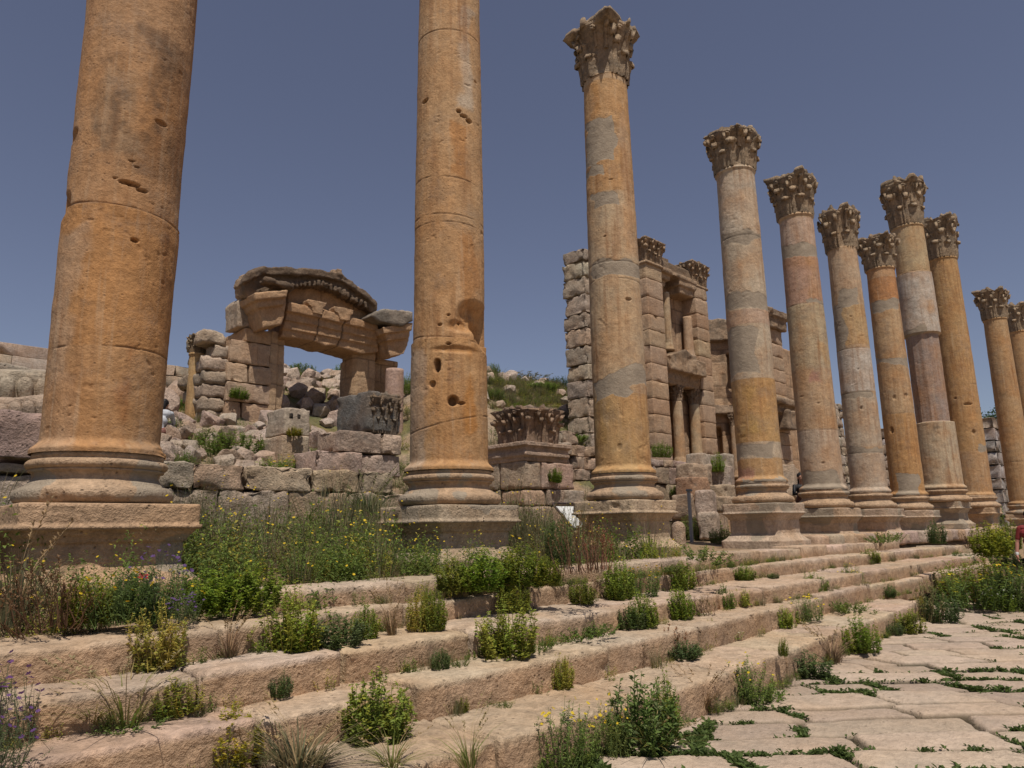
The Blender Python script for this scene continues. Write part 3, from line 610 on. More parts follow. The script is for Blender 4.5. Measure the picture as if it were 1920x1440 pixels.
# ================================================================== BACKGROUND RUINS
def XQ(px, Y, py=800): return at_y(px, py, Y)[0]
def XZ(px, py, Y): r = at_y(px, py, Y); return (r[0], r[2])
def hill_z(p):
    x, y = p[:, 0], p[:, 1]; q = x / np.maximum(y, 1)
    zl = np.interp(y, [10.5, 12.1, 12.8, 14, 16, 20, 25, 40, 60], [-.6, -.5, .7, 1.2, 1.9, 3.0, 4.2, 7.2, 8.2])
    zc = np.interp(y, [12.1, 12.8, 16, 19, 22, 26, 30, 45, 60], [-.6, .7, 1.75, 2.6, 4.2, 6.0, 6.9, 7.6, 7.6])
    zr = np.interp(y, [11.5, 12.8, 15.5, 18, 20, 23, 26, 40, 60], [-.6, .3, 1.9, 3.6, 4.9, 6.5, 7.4, 7.2, 7.0])
    a = smooth(.36, .46, q); b_ = smooth(.66, .82, q); z = zl * (1 - a) + zc * a; z = z * (1 - b_) + zr * b_
    f = smooth(1.42, 1.24, q); z = z * f + (-.5) * (1 - f)
    z = z * smooth(-60, -12, x) + (-.6) * (1 - smooth(-60, -12, x))
    n = fbm(np.stack([x * .45, y * .45, 0 * x], 1), 4); n2 = fbm(np.stack([x * 1.8, y * 1.8, 0 * x + 7], 1), 3)
    return z + (.35 * n + .14 * n2) * smooth(12, 16, y), {'n': n, 'n2': n2}
b = Buf()
def hill_t(p, e):
    g = smooth(.05, .3, e['n'] + .6 * e['n2'] - .12 + .15 * smooth(20, 26, p[:, 1]))[:, None]
    return np.array([.33, .245, .165]) * (1 + .3 * e['n2'])[:, None] * (1 - g) + np.array([.115, .12, .045]) * (1 + .35 * e['n2'])[:, None] * g
heightfield(b, np.concatenate([np.arange(-60, -4, 1.0), np.arange(-4, 30, .16), np.arange(30, 60, 1.0)]), np.concatenate([np.arange(10.5, 30, .16), np.arange(30, 61, .8)]), hill_z, hill_t)
structure(b.obj('hill', stone('rubble_earth', lichen=.4, lich_col=(.16, .14, .10), warm=.3, bump=1.0, pit=.6, contrast=.45)), 'grassy mound of earth and rubble rising behind the columns', 'hill')
def on_hill(px, py):   # where the sight line meets the mound, else the mound's skyline along it
    best = None
    for y in np.arange(12.6, 34, .2):
        p = at_y(px, py, y); h = float(hill_z(np.array([[p[0], y, 0.]]))[0][0])
        if h >= p[2]: return float(y), h
        if best is None or h - p[2] > best[0]: best = (h - p[2], float(y), h)
    return best[1], best[2]
def hz(x, y): return float(hill_z(np.array([[x, y, 0.]]))[0][0])

WPAL = [(.45, .345, .25), (.47, .375, .29), (.42, .315, .225), (.43, .32, .25), (.41, .33, .25), (.47, .36, .26)]
def ashlar(name, label, cat, x0, x1, y0, dep, z0, ztop, ch=.5, L=(.5, 1.2), mat=None, rough=.03, seed=1, res=.09, chip=.05, pal_=WPAL, parent=None, rag=.04, gap=.015, hole=None, group=None, yjit=.02, core=True):
    r = np.random.default_rng(seed); b = Buf(); z = z0; zt = ztop if callable(ztop) else (lambda x: ztop)
    row = 0; zmax = max(zt(x) for x in np.linspace(x0, x1, 20))
    while z < zmax - .1:
        h = min(ch * r.uniform(.85, 1.15), zmax - z) if zmax - z > ch * .4 else zmax - z; x = x0 - (r.uniform(0, L[0]) if row % 2 and core != 'flush' else 0) * 0
        first = True
        while x < x1 - .05:
            l = r.uniform(*L) * (.6 if first and row % 2 else 1); first = False
            if x + l > x1 - L[0] * .4: l = x1 - x
            xm = x + l / 2
            if z + h * .55 < zt(xm) + r.normal() * rag and not (hole and hole(xm, z + h / 2)):
                d = dep * r.uniform(.92, 1.0)
                block(b, (xm, y0 + d / 2 + r.normal() * yjit, z + h / 2), (l - gap * r.uniform(.6, 1.6), d, h - gap * r.uniform(.6, 1.5)), r.normal() * .012, res=res, rough=rough, rnd=.02, freq=4.2, tint=tv(pal_[r.integers(len(pal_))], .09, .015), chip=chip)
            x += l
        z += h; row += 1
    o = b.obj(name, mat or M_WALL, parent)
    if label: tag(o, label, cat, group)
    return o
# low retaining wall and upper courses, left of the second column
ashlar('retaining_wall', 'low wall of big rough blocks behind the weeds between the first two columns', 'wall', XQ(250, 12), XQ(775, 12), 12.0, .7, -.55, lambda x: 1.02 + .12 * math.sin(x * 2.1), ch=.72, L=(.6, 1.3), seed=3, res=.08, rough=.05, chip=.10, pal_=[(.46, .355, .26), (.45, .335, .26), (.42, .345, .27), (.46, .345, .235)])
ashlar('block_wall', 'short wall of pinkish squared blocks carrying the dark carved block', 'wall', XQ(592, 12.1), XQ(752, 12.1), 12.1, .9, 1.06, lambda x: 1.95 if x > XQ(625, 12.1) else 1.6, ch=.46, L=(.6, 1.0), seed=8, res=.08, rough=.03, chip=.06, pal_=[(.42, .31, .25), (.44, .33, .24), (.40, .30, .245)])
# dark carved capital block
b = Buf(); xc = XQ(690, 12.1); raw = Buf(); zc0 = 1.95; zc1 = 2.78
x0_, x1_ = XQ(694, 12.1, 790), XQ(757, 12.1, 790)
block(b, ((x0_ + x1_) / 2 - .03, 12.75, (zc0 + zc1) / 2), (x1_ - x0_ + .02, 1.2, zc1 - zc0), res=.05, rough=.025, rnd=.04, tint=(.17, .16, .145), chip=.06, dark=.15)
cap = Buf(); capital(cap, (0, 0, 0), .40, .84, 77, corners=(.2, .2, .9, .9), square=True, tint=(.21, .17, .13), rough=.03)
v, q, t = cap.arrays(); m = np.diag([(x1_ - x0_) / 1.15, .62, 1.0]); b.add(v @ m + np.array([(x0_ + x1_) / 2, 12.42, zc0 - .02]), q, (.22, .175, .13), dark=.12)
tag(b.obj('carved_block', M_CAP), 'dark squared block with acanthus carving on its right, resting on the pinkish wall', 'carved block')
# upright block, its two holes only painted dark
zt_, zb_ = XZ(545, 765, 14)[1], 1.2
b = Buf(); xa, xb = XQ(531, 14), XQ(580, 14)
block(b, ((xa + xb) / 2, 14.45, (zb_ + 2.0) / 2), (xb - xa + .02, .9, 2.0 - zb_), res=.07, rough=.02, tint=(.43, .35, .26), chip=.03)
block(b, ((xa + xb) / 2 + .03, 14.45, (2.0 + zt_) / 2 + .01), (xb - xa, .85, zt_ - 2.0), res=.03, rough=.012, rnd=.02, tint=(.44, .36, .275), chip=.03)
for dx in (-.12, .06): block(b, ((xa + xb) / 2 + dx, 14.03, zt_ - .16), (.09, .04, .11), res=.05, rough=.01, tint=(.03, .025, .02))  # flush near-black blocks stand in for the shade inside the holes
tag(b.obj('standing_block', M_FINE), 'tall upright pale block with two square holes painted dark near its top', 'stone block')
# pier with moulded top and fallen capital
pier = empty('stone_pier', (XQ(1020, 12), 12.5, -.45), 'square pier of pinkish blocks with a moulded cornice, behind the second and third columns', 'pier')
xa, xb = XQ(984, 12), XQ(1062, 12); PK = [(.43, .30, .225), (.44, .325, .245), (.42, .29, .21), (.43, .33, .26)]
b = Buf(); r = np.random.default_rng(4)
for (z0_, z1_, xr) in [(-.5, .02, xb + .1), (.02, .52, xb + .15), (.52, .92, xb + .62), (.92, 1.58, xb + .25)]:
    x = xa
    while x < xr - .05:
        l = r.uniform(.45, .95); l = xr - x if x + l > xr - .35 else l
        block(b, (x + l / 2, 12.0 + .45 + r.normal() * .02, (z0_ + z1_) / 2), (l - .02, .9, z1_ - z0_ - .015), res=.06, rough=.025, rnd=.03, tint=tv(PK[r.integers(4)], .06, .03), chip=.06); x += l
    yy = 12.92
    while yy < 14.4:
        l = r.uniform(.4, .7); block(b, (xa + .45 + r.normal() * .015, yy + l / 2, (z0_ + z1_) / 2), (.9, l - .02, z1_ - z0_ - .015), res=.07, rough=.025, rnd=.03, tint=tv(PK[r.integers(4)], .06, .03), chip=.06); yy += l
b.obj('masonry', M_WALL, pier)
raw = Buf(); rawbox(raw, (xa, 12.02, 1.57), (xb + .02, 14.3, 1.70)); rawbox(raw, (xa - .05, 11.95, 1.69), (xb + .05, 14.35, 1.78)); rawbox(raw, (xa - .02, 11.97, 1.77), (xb + .03, 14.35, 1.93)); rawbox(raw, (xa - .11, 11.9, 1.92), (xb + .1, 14.4, 2.03))
eroded(raw, .028, .018, 3.5, (.43, .315, .235), .15).obj('cornice', M_WALL, pier)
b = Buf(); capital(b, ((xa + xb) / 2 - .02, 12.62, 2.0), .50, .98, 55, corners=(.7, .3, .8, .6), square=True, tint=(.36, .25, .175), rough=.045, spread=.98)
tag(b.obj('fallen_capital', M_CAP), 'blackened acanthus capital set on top of the moulded pier', 'capital')

# ---- gateway
GY = 20.0
gate = empty('ruined_gateway', (XQ(600, GY), GY, 2.9), 'ruined gateway with a cracked moulded lintel and broken arched pediment', 'gateway')
def gp(poly_, y0, y1, raw): prism(raw, [XZ(a, c, y0) for a, c in poly_], y0, y1)
TG = (.41, .27, .165)
ashlar('wall', None, None, XQ(420, GY), XQ(503, GY), GY, 2.0, 2.3, lambda x: 5.95 if x > XQ(436, GY) else 5.6, ch=.62, L=(.7, 1.1), seed=5, res=.09, rough=.018, chip=.04, parent=gate, pal_=[(.43, .30, .20), (.42, .29, .185), (.44, .325, .225)], mat=M_FINE, gap=.02)
b = Buf(); r = np.random.default_rng(9)
for k in range(9):  # broken rubble end of the wall
    for j in range(2): block(b, (XQ(420, GY) - .22 + r.normal() * .09, GY + .55 + j * .85, 2.4 + k * .39), (.6 * r.uniform(.7, 1.3), .85, .40), res=.08, rough=.09, rnd=.05, tint=tv((.38, .30, .22), .1), chip=.1)
b.obj('broken_end', M_WALL, gate)
raw = Buf(); gp([(446, 612), (445, 566), (452, 558), (490, 560), (492, 616)], GY + .1, GY + 1.0, raw)
eroded(raw, .035, .02, 3, (.40, .32, .24)).obj('upright_slab', M_WALL, gate)
raw = Buf(); rawbox(raw, (XQ(500, GY), GY - .02, 2.3), (XQ(515, GY), GY + 1.0, 5.98)); rawbox(raw, (XQ(513, GY), GY + .08, 2.3), (XQ(530, GY), GY + 1.0, 5.95))
eroded(raw, .04, .03, 2.5, (.41, .285, .175), joints=.62).obj('jamb', M_FINE, gate)
raw = Buf(); xj = XQ(668, GY, 700); rawbox(raw, (xj, GY, 2.9), (XQ(704, GY, 700), GY + .9, XZ(690, 655, GY)[1])); rawbox(raw, (xj - .08, GY + .1, 2.9), (XQ(690, GY, 700), GY + .8, XZ(690, 658, GY)[1])); rawbox(raw, (XQ(702, GY, 700), GY + .35, 2.9), (XQ(757, GY, 700), GY + 1.0, XZ(740, 672, GY)[1]))
rawbox(raw, (xj - .02, GY + .5, 2.9), (xj + .8, GY + 1.0, XZ(670, 672, GY)[1]))
eroded(raw, .04, .025, 2.5, (.42, .285, .17), joints=.62).obj('jamb', M_FINE, gate)
raw = Buf(); LP = [(527, 632), (541, 566), (600, 578), (700, 606), (712, 625), (709, 660), (681, 664), (650, 655), (628, 648), (610, 648), (590, 640), (560, 634)]
gp(LP, GY - .22, GY + .9, raw)
gp([(541, 566), (600, 578), (708, 608), (712, 622), (600, 596), (538, 583)], GY - .46, GY, raw); gp([(538, 583), (600, 596), (710, 625), (708, 637), (600, 612), (535, 600)], GY - .36, GY, raw)
gp([(535, 600), (600, 612), (709, 640), (709, 650), (600, 628), (530, 616)], GY - .29, GY, raw)
le = eroded(raw, .03, .028, 4, (.42, .265, .15), .2); v = le.v[0]
for cx_, w_ in ((587, .012), (632, .02)):
    xx = XQ(cx_, GY, 620); g = np.exp(-((v[:, 0] - xx - .12 * (v[:, 2] - 6.3) + .03 * np.sin(v[:, 2] * 9)) / w_) ** 2); v[:, 1] += np.where(v[:, 1] < GY, g * .07, 0)
    le.a['dark'].append((0, np.maximum(le.a['dark'][-1][1], g * .8)))
le.obj('lintel', M_FINE, gate)
raw = Buf(); gp([(540, 580), (538, 530), (560, 505), (640, 515), (690, 548), (708, 575), (702, 612), (600, 585)], GY + .05, GY + .85, raw)
eroded(raw, .05, .03, 2, (.41, .265, .155), joints=.7).obj('tympanum', M_FINE, gate)
raw = Buf(); gp([(458, 548), (457, 520), (466, 508), (497, 500), (556, 503), (600, 506), (640, 513), (685, 545), (708, 568), (704, 588), (690, 578), (640, 549), (600, 534), (560, 536), (540, 549), (497, 556), (466, 558)], GY - .32, GY + .3, raw)
gp([(458, 530), (464, 512), (497, 499), (556, 501), (600, 505), (640, 512), (688, 545), (708, 567), (706, 575), (685, 556), (640, 526), (600, 518), (556, 515), (497, 515)], GY - .5, GY + .25, raw)
gp([(497, 520), (552, 533), (552, 541), (497, 528)], GY - .85, GY - .4, raw); gp([(627, 514), (632, 502), (642, 504), (644, 518)], GY + .1, GY + .5, raw)
for k in range(24):
    xk = 500 + k * 8; zk = np.interp(xk, [497, 556, 600, 640, 690], [553, 535, 533, 548, 577]); gp([(xk, zk - 8), (xk + 4, zk - 7), (xk + 4, zk + 3), (xk, zk + 3)], GY - .45, GY, raw)
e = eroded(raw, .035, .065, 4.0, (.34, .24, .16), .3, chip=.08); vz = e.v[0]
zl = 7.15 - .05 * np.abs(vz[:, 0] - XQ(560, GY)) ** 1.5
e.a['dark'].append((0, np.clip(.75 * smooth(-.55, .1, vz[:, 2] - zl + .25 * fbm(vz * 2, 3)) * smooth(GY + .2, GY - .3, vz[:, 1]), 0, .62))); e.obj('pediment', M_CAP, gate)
for P_, nm, d0 in (([(482, 553), (537, 547), (535, 575), (533, 594), (528, 609), (494, 614), (488, 594), (485, 574)], 'console', .7), ([(722, 616), (770, 609), (768, 628), (764, 648), (757, 664), (732, 669), (726, 650)], 'console', .65)):
    raw = Buf(); gp(P_, GY - d0, GY + .3, raw); cxm = sum(p[0] for p in P_) / len(P_)
    top = sorted(P_, key=lambda p: p[1]); e0, e1 = min(p[0] for p in P_), max(p[0] for p in P_); ya_, yb_ = [p[1] for p in P_ if p[0] == e0][0], [p[1] for p in P_ if p[0] == e1][0]
    gp([(e0 - 5, ya_ - 4), (e1 + 4, yb_ - 4), (e1 + 2, yb_ + 10), (e0 - 2, ya_ + 10)], GY - d0 - .22, GY + .3, raw)
    gp([(e0, ya_ + 14), (e1 - 2, yb_ + 14), (e1 - 5, yb_ + 24), (e0 + 3, ya_ + 24)], GY - d0 - .12, GY + .3, raw)
    eroded(raw, .035, .03, 3, (.42, .27, .155), .2, chip=.05).obj(nm, M_FINE, gate)
for P_ in ([(577, 561), (613, 567), (612, 574), (607, 576), (606, 590), (587, 586), (584, 574), (578, 571)], [(627, 574), (664, 581), (663, 589), (658, 591), (656, 602), (638, 599), (635, 588), (628, 584)]):
    raw = Buf(); gp(P_, GY - .5, GY + .2, raw); eroded(raw, .03, .03, 4, (.41, .27, .16), .2, chip=.05).obj('corbel', M_FINE, gate)
raw = Buf(); gp([(695, 592), (722, 577), (777, 583), (776, 602), (752, 611), (712, 603)], GY - .95, GY + .7, raw)
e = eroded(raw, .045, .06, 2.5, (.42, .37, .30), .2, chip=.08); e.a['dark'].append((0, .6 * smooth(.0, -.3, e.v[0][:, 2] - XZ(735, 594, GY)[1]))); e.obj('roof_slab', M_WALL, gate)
b = Buf(); cx_ = XQ(741, GY - .5, 720); lathe(b, (cx_, GY - .45, 0), [(.02, 2.6), (.31, 2.6), (.305, XZ(741, 694, GY - .4)[1]), (.02, XZ(741, 694, GY - .4)[1] + .01)], nt=32, rough=.012, tint=(.42, .29, .23), step=.1)
tag(b.obj('column_stump', M_FINE), 'plain pinkish column stump standing against the right side of the gateway', 'column stump')
sc_ = empty('slender_column', (XQ(364, 21, 700), 21, 3), 'slender column with a dark leafy capital just left of the gateway', 'column')
b = Buf(); xx = XQ(366, 21, 720); zt_ = XZ(366, 668, 21)[1]; lathe(b, (xx, 21, 0), [(.02, 2.6), (.235, 2.6), (.205, zt_), (.235, zt_ + .02), (.235, zt_ + .07), (.02, zt_ + .08)], nt=28, rough=.008, tint=(.43, .29, .14), step=.08); b.obj('shaft', M_SHAFT, sc_)
b = Buf(); capital(b, (xx, 21, zt_ + .05), .20, .58, 91, tint=(.26, .2, .13), rough=.03); b.obj('capital', M_CAP, sc_)

# ---- ashlar wall stub left of the nymphaeum
xa, xb = XQ(1060, 17.5, 600) , XQ(1205, 16.5, 600); zt_ = XZ(1070, 447, 16.5)[1]
ashlar('ashlar_wall', 'tall ragged wall end of squared grey blocks behind the third column', 'wall', xa, xb, 16.5, 1.1, 2.0, lambda x: zt_ - .15 - .25 * max(0, (x - xa - .5)), ch=.66, L=(.55, 1.15), seed=21, res=.09, rough=.05, chip=.10, gap=.03, pal_=[(.43, .36, .275), (.42, .335, .25), (.40, .33, .26), (.42, .31, .22)], yjit=.03)
# ---- terrace walls of small rubble on the right slope
ashlar('terrace_wall', 'upper rubble terrace wall on the slope left of the third column', 'wall', XQ(915, 19, 760), XQ(1150, 19, 760), 19.0, .8, 3.3, lambda x: 4.35 + .3 * math.sin(x * 1.3), ch=.42, L=(.35, .75), seed=31, res=.12, rough=.07, chip=.10, yjit=.08, pal_=[(.37, .27, .19), (.39, .28, .195), (.36, .28, .21)])
ashlar('rubble_wall', 'lower rubble wall of brown stones right of the fallen capital', 'wall', XQ(1030, 14.5, 840), XQ(1180, 14.5, 840), 14.5, .8, .2, lambda x: 2.75 + .25 * math.sin(x * 2), ch=.40, L=(.4, .8), seed=32, res=.10, rough=.06, chip=.10, yjit=.07, pal_=[(.38, .28, .20), (.40, .29, .20), (.36, .28, .21)])
# ---- left: distant boundary wall, carved blocks
ztl = XZ(20, 643, 40)[1]
ashlar('boundary_wall', 'long pale boundary wall of squared stone on the skyline at the left', 'wall', -9, 24, 40, 1.0, 6.2, ztl, ch=.72, L=(1.2, 2.6), seed=41, res=.5, rough=.03, chip=.05, rag=.0, mat=M_FINE, pal_=[(.46, .38, .30), (.44, .35, .26), (.45, .37, .29)], yjit=.0)
ashlar('side_wall', 'wall of pale blocks at the left edge behind the first column base', 'wall', -2.5, XQ(92, 11.6, 900), 11.6, .8, -.5, lambda x: XZ(20, 868, 11.6)[1], ch=.62, L=(.7, 1.2), seed=42, res=.08, rough=.03, chip=.05, pal_=[(.45, .37, .29), (.42, .35, .27)])
zz = XZ(45, 866, 11.5)[1]; b = Buf(); block(b, (XQ(46, 11.6, 830), 11.85, zz + .36), (.68, .8, .66), res=.035, rough=.03, rnd=.04, tint=(.37, .27, .245), chip=.07)
tag(b.obj('purplish_block', M_WALL), 'pitted purplish square block on the wall beside the first column', 'stone block')
def frieze(px, py, w, h, d, Y, rot, tint, label, carved=True, seed=0):
    x, z = XZ(px, py, Y); b = Buf(); R = roteul(*rot)
    block(b, (x, Y + d / 2, z), (w, d, h), rot=R, res=.06, rough=.05, rnd=.07, tint=tint, chip=.10)
    if carved:
        for k in range(5):
            bb = Buf(); lathe(bb, (0, 0, 0), [(.01, -h * .42), (h * .16, -h * .32), (h * .2, h * .1), (h * .13, h * .3), (.01, h * .34)], nt=12, rough=.02, tint=tint, step=.07); v, q, t = bb.arrays()
            b.add((v + np.array([(k - 2) * w / 5.6, -d / 2, -.02])) @ R.T + np.array([x, Y + d / 2, z]), q, tint)
    tag(b.obj('carved_fragment', M_WALL), label, 'carved stone')
frieze(42, 722, 1.5, .62, .8, 14.2, (.12, -.12, .1), (.42, .35, .26), 'carved cornice fragment with a row of leaf bosses, left of the first column')
frieze(58, 765, 1.0, .5, .7, 13.6, (.1, -.2, -.1), (.40, .30, .22), 'smaller broken cornice fragment under the leaf bossed one', seed=2)
frieze(15, 700, 1.4, .42, .8, 15.2, (.0, .08, .1), (.41, .34, .26), 'flat broken slab lying above the leaf bossed fragment', carved=False)
# ---- low walls and loose blocks in front of the nymphaeum
ashlar('low_wall', 'low wall of lilac and tan blocks below the nymphaeum, right of the third column', 'wall', XQ(1215, 13, 900), XQ(1312, 13, 900), 13.0, .7, -.5, XZ(1270, 864, 13)[1], ch=.56, L=(.45, 1.0), seed=51, res=.08, rough=.025, chip=.04, pal_=[(.40, .31, .26), (.42, .33, .23), (.39, .31, .265)])
def loose(px, py, Y, size, rot, tint, label, mat=None, rough=.03, name='stone_block', chip=.06):
    x, z = XZ(px, py, Y); b = Buf(); block(b, (x, Y + size[1] / 2, z), size, rot=roteul(*rot), res=max(.05, max(size) / 22), rough=rough, rnd=.05, tint=tint, chip=chip)
    tag(b.obj(name, mat or M_WALL), label, 'stone block')
loose(1326, 866, 12, (.62, .6, .55), (0, 0, .1), (.44, .37, .29), 'pale rough block topping the stack left of the fourth column')
loose(1319, 888, 11.9, (.95, .7, .6), (0, .02, -.08), (.41, .31, .22), 'brown pitted boulder like block in the middle of the stack left of the fourth column', rough=.06)
loose(1318, 917, 11.8, (.80, .7, .74), (0, 0, -.12), (.37, .22, .135), 'reddish brown squared block with a rough face at the foot of the stack', rough=.03)
loose(1312, 950, 11.9, (1.0, .7, .75), (0, 0, 0), (.38, .28, .2), 'dark base block under the reddish one, half in weeds')
loose(1370, 868, 12, (.62, .7, .62), (0, 0, .05), (.43, .36, .28), 'pale grey block on top of the pile touching the fourth column')
loose(1372, 896, 11.9, (.70, .6, .78), (0, 0, .3), (.41, .33, .27), 'smooth greyish block tilted on the pile by the fourth column', rough=.015)
loose(1370, 925, 11.7, (.95, .7, .55), (0, 0, .2), (.42, .32, .22), 'tan rough block under the smooth greyish block')
loose(1372, 945, 11.6, (.9, .7, .5), (0, 0, .1), (.42, .31, .21), 'lowest tan block beside the base of the fourth column')
loose(1339, 948, 10.6, (.55, .5, .85), (0, 0, .35), (.44, .34, .27), 'pinkish upright block standing in weeds left of the fourth column base', rough=.015)
loose(1345, 985, 10.5, (.6, .5, .75), (0, 0, .3), (.43, .34, .26), 'pale block sunk in weeds below the pinkish upright one', rough=.02)
loose(1494, 905, 12.5, (.75, .6, 1.3), (0, .25, .2), (.44, .35, .26), 'pointed leaning slab between the fourth and fifth columns', rough=.03)
# stone bollard, blue grey sign stele, information panel
b = Buf(); x, z = XZ(1273, 1012, 8.75); lathe(b, (x, 8.75, 0), [(.02, -.6), (.14, -.6), (.145, z + .25), (.135, z + .30), (.09, z + .36), (.01, z + .385)], nt=24, rough=.012, tint=(.37, .27, .19), step=.06)
tag(b.obj('stone_bollard', M_WALL), 'short round topped stone post behind the third column pedestal', 'bollard')
st = empty('metal_stele', (XQ(1292, 10.5, 950), 10.5, -.4), 'slim blue grey metal sign post standing in weeds right of the third column', 'sign post')
x, zt_ = XZ(1291, 918, 10.5); b = Buf(); block(b, (x, 10.5, (zt_ - .45) / 2), (.16, .05, zt_ + .45), .25, res=.2, rough=.0, rnd=.006, tint=(.235, .245, .26)); b.obj('post', M_PLAIN, st)
b = Buf(); block(b, (x - .01, 10.48, zt_ - .02), (.24, .10, .05), .25, res=.2, rough=.0, rnd=.008, tint=(.13, .16, .18)); b.obj('cap', M_PLAIN, st)
sg = empty('information_panel', (XQ(1075, 8.75, 960), 8.75, -.4), 'tilted white information panel in a dark tube frame behind the third column pedestal', 'sign')
x0_, z0_ = XZ(1037, 947, 8.95); x1_ = x0_ + .95; zb_ = z0_ - .42; yb_ = 8.5; b = Buf()
nrm = np.array([0, -(z0_ - zb_), -(8.95 - yb_)]); 
v = np.array([(x0_ + .03, 8.93, z0_ - .02), (x1_ - .03, 8.93, z0_ - .02), (x1_ - .03, yb_ + .02, zb_ + .02), (x0_ + .03, yb_ + .02, zb_ + .02)]); v2 = v + np.array([0, .012, -.012])
b.add(np.concatenate([v, v2]), [[0, 3, 2, 1], [4, 5, 6, 7], [0, 1, 5, 4], [1, 2, 6, 5], [2, 3, 7, 6], [3, 0, 4, 7]], (.62, .62, .60)); pn = b.obj('panel', M_PLAIN, sg, False)
for kx, wd in ((.42, .05), (.52, .05)):
    b = Buf(); p0 = v[0] + (v[1] - v[0]) * kx + (v[3] - v[0]) * .18; ex = (v[1] - v[0]) * wd; ey = (v[3] - v[0]) * .12; o_ = np.array([0, -.003, .004]); b.add(np.array([p0, p0 + ex, p0 + ex + ey, p0 + ey]) + o_, [[0, 3, 2, 1]], (.25, .22, .22)); b.obj('printed_picture', M_PLAIN, sg, False)
b = Buf(); tube(b, [(x0_ + .02, yb_, zb_), (x0_, 8.95, z0_ + .01), (x0_ + .03, 8.98, z0_ + .035), (x1_ - .03, 8.98, z0_ + .035), (x1_, 8.95, z0_ + .01), (x1_ - .02, yb_, zb_)], .022, 6, (.055, .035, .035)); b.obj('frame', M_PLAIN, sg)
for xx in (x0_ + .15, x1_ - .15):
    b = Buf(); tube(b, [(xx, 8.75, z0_ - .22), (xx, 8.77, -.5)], .022, 6, (.055, .035, .035)); b.obj('leg', M_PLAIN, sg)

# ---- far right: grey wall end, tree
fw = Buf(); q_ = ray(1872, 870); Yw = 16.0; xw = q_[0] / q_[1] * Yw; zt_ = XZ(1872, 785, Yw)[1]
ashlar('stone_wall', 'grey stepped end of a block wall seen between the two right hand columns', 'wall', xw, xw + 12, Yw, 12, -1.9, lambda x: zt_ - (0 if x < xw + 4 else .6), ch=1.1, L=(1.6, 3), seed=61, res=.5, rough=.10, chip=.15, gap=.08, pal_=[(.31, .29, .265), (.34, .31, .28), (.42, .33, .25)], yjit=.0)
tr = empty('leafy_tree', (xw + 14, 34, -1.9), 'dark green tree showing above the far grey wall at the right', 'tree')
r = np.random.default_rng(5); c = at_y(1856, 790, 34); b = Buf(); n = 2600
ctr = np.array([c + r.normal(size=3) * np.array([2.4, 2.0, 1.3]) for _ in range(16)]); p = ctr[r.integers(16, size=n)] + r.normal(size=(n, 3)) * .75
a = r.normal(size=(n, 3)); a /= np.linalg.norm(a, axis=1, keepdims=True); bb_ = np.cross(a, r.normal(size=(n, 3))); bb_ /= np.linalg.norm(bb_, axis=1, keepdims=True); s = r.uniform(.15, .34, n)[:, None]
V = np.stack([p - a * s, p + bb_ * s * .5, p + a * s, p - bb_ * s * .5], 1).reshape(-1, 3); b.add(V, np.arange(4 * n).reshape(-1, 4), np.repeat(np.array([.05, .085, .03]) * r.uniform(.6, 1.5, (n, 1)), 4, 0)); b.obj('crown', M_LEAF, tr)
b = Buf(); tube(b, [(c[0], 34, -2), (c[0] + .1, 34, c[2] * .5), (c[0], 34, c[2])], [.35, .28, .12], 8, (.12, .09, .06)); b.obj('trunk', M_WALL, tr)

# ---- nymphaeum
NY = 15.0
nym = empty('nymphaeum', (29, NY, -.4), 'two storey fountain building with tall corner piers, niches and broken pediments behind the columns', 'ruined building')
NP = [(.43, .30, .195), (.42, .285, .18), (.44, .32, .22), (.43, .31, .20), (.41, .29, .195)]
def npier(xl, xr, y0, y1, zb, zt, ch=.62, seed=1):
    r = np.random.default_rng(seed); b = Buf(); z = zb
    while z < zt - .05:
        h = min(ch * r.uniform(.85, 1.2), zt - z); h = zt - z if zt - z - h < .25 else h
        block(b, ((xl + xr) / 2, (y0 + y1) / 2, z + h / 2), (xr - xl + r.normal() * .008, y1 - y0, h - .012), res=.12, rough=.014, rnd=.02, tint=tv(NP[r.integers(5)], .06, .012), chip=.025); z += h
    return b.obj('pier', M_FINE, nym)
def pcap(xc, yc, z, hw, H, seed, corners=(1, 1, 1, 1)):
    b = Buf(); capital(b, (xc, yc, z), hw, H, seed, corners=corners, square=True, tint=(.36, .255, .165), rough=.04, spread=1.0); 
    lathe(b, (xc, yc, z), [(.02, -.1), (hw * 1.12, -.1), (hw * 1.14, -.03), (hw * 1.04, .03), (.02, .04)], nt=32, rough=.01, tint=(.40, .28, .18), step=.08, square=1)
    return b.obj('pier_capital', M_CAP, nym)
p1l, p1r = 21.57, 22.62; p2l, p2r = 24.95, 25.85
npier(p1l, p1r, NY, NY + 1.0, 2.2, 9.85, seed=2); npier(p2l, p2r, NY, NY + 1.3, 2.2, 9.75, seed=3)
pcap((p1l + p1r) / 2, NY + .5, 9.9, .50, 1.0, 61, (1, .9, 1, .8)); pcap((p2l + p2r) / 2, NY + .55, 9.75, .50, 1.05, 62, (.9, .3, 1, 1))
npier(31.6, 33.3, NY + .4, NY + 1.6, -.4, 9.3, seed=4); npier(36.0, 37.0, NY, NY + 1.2, -.4, 9.3, seed=5)
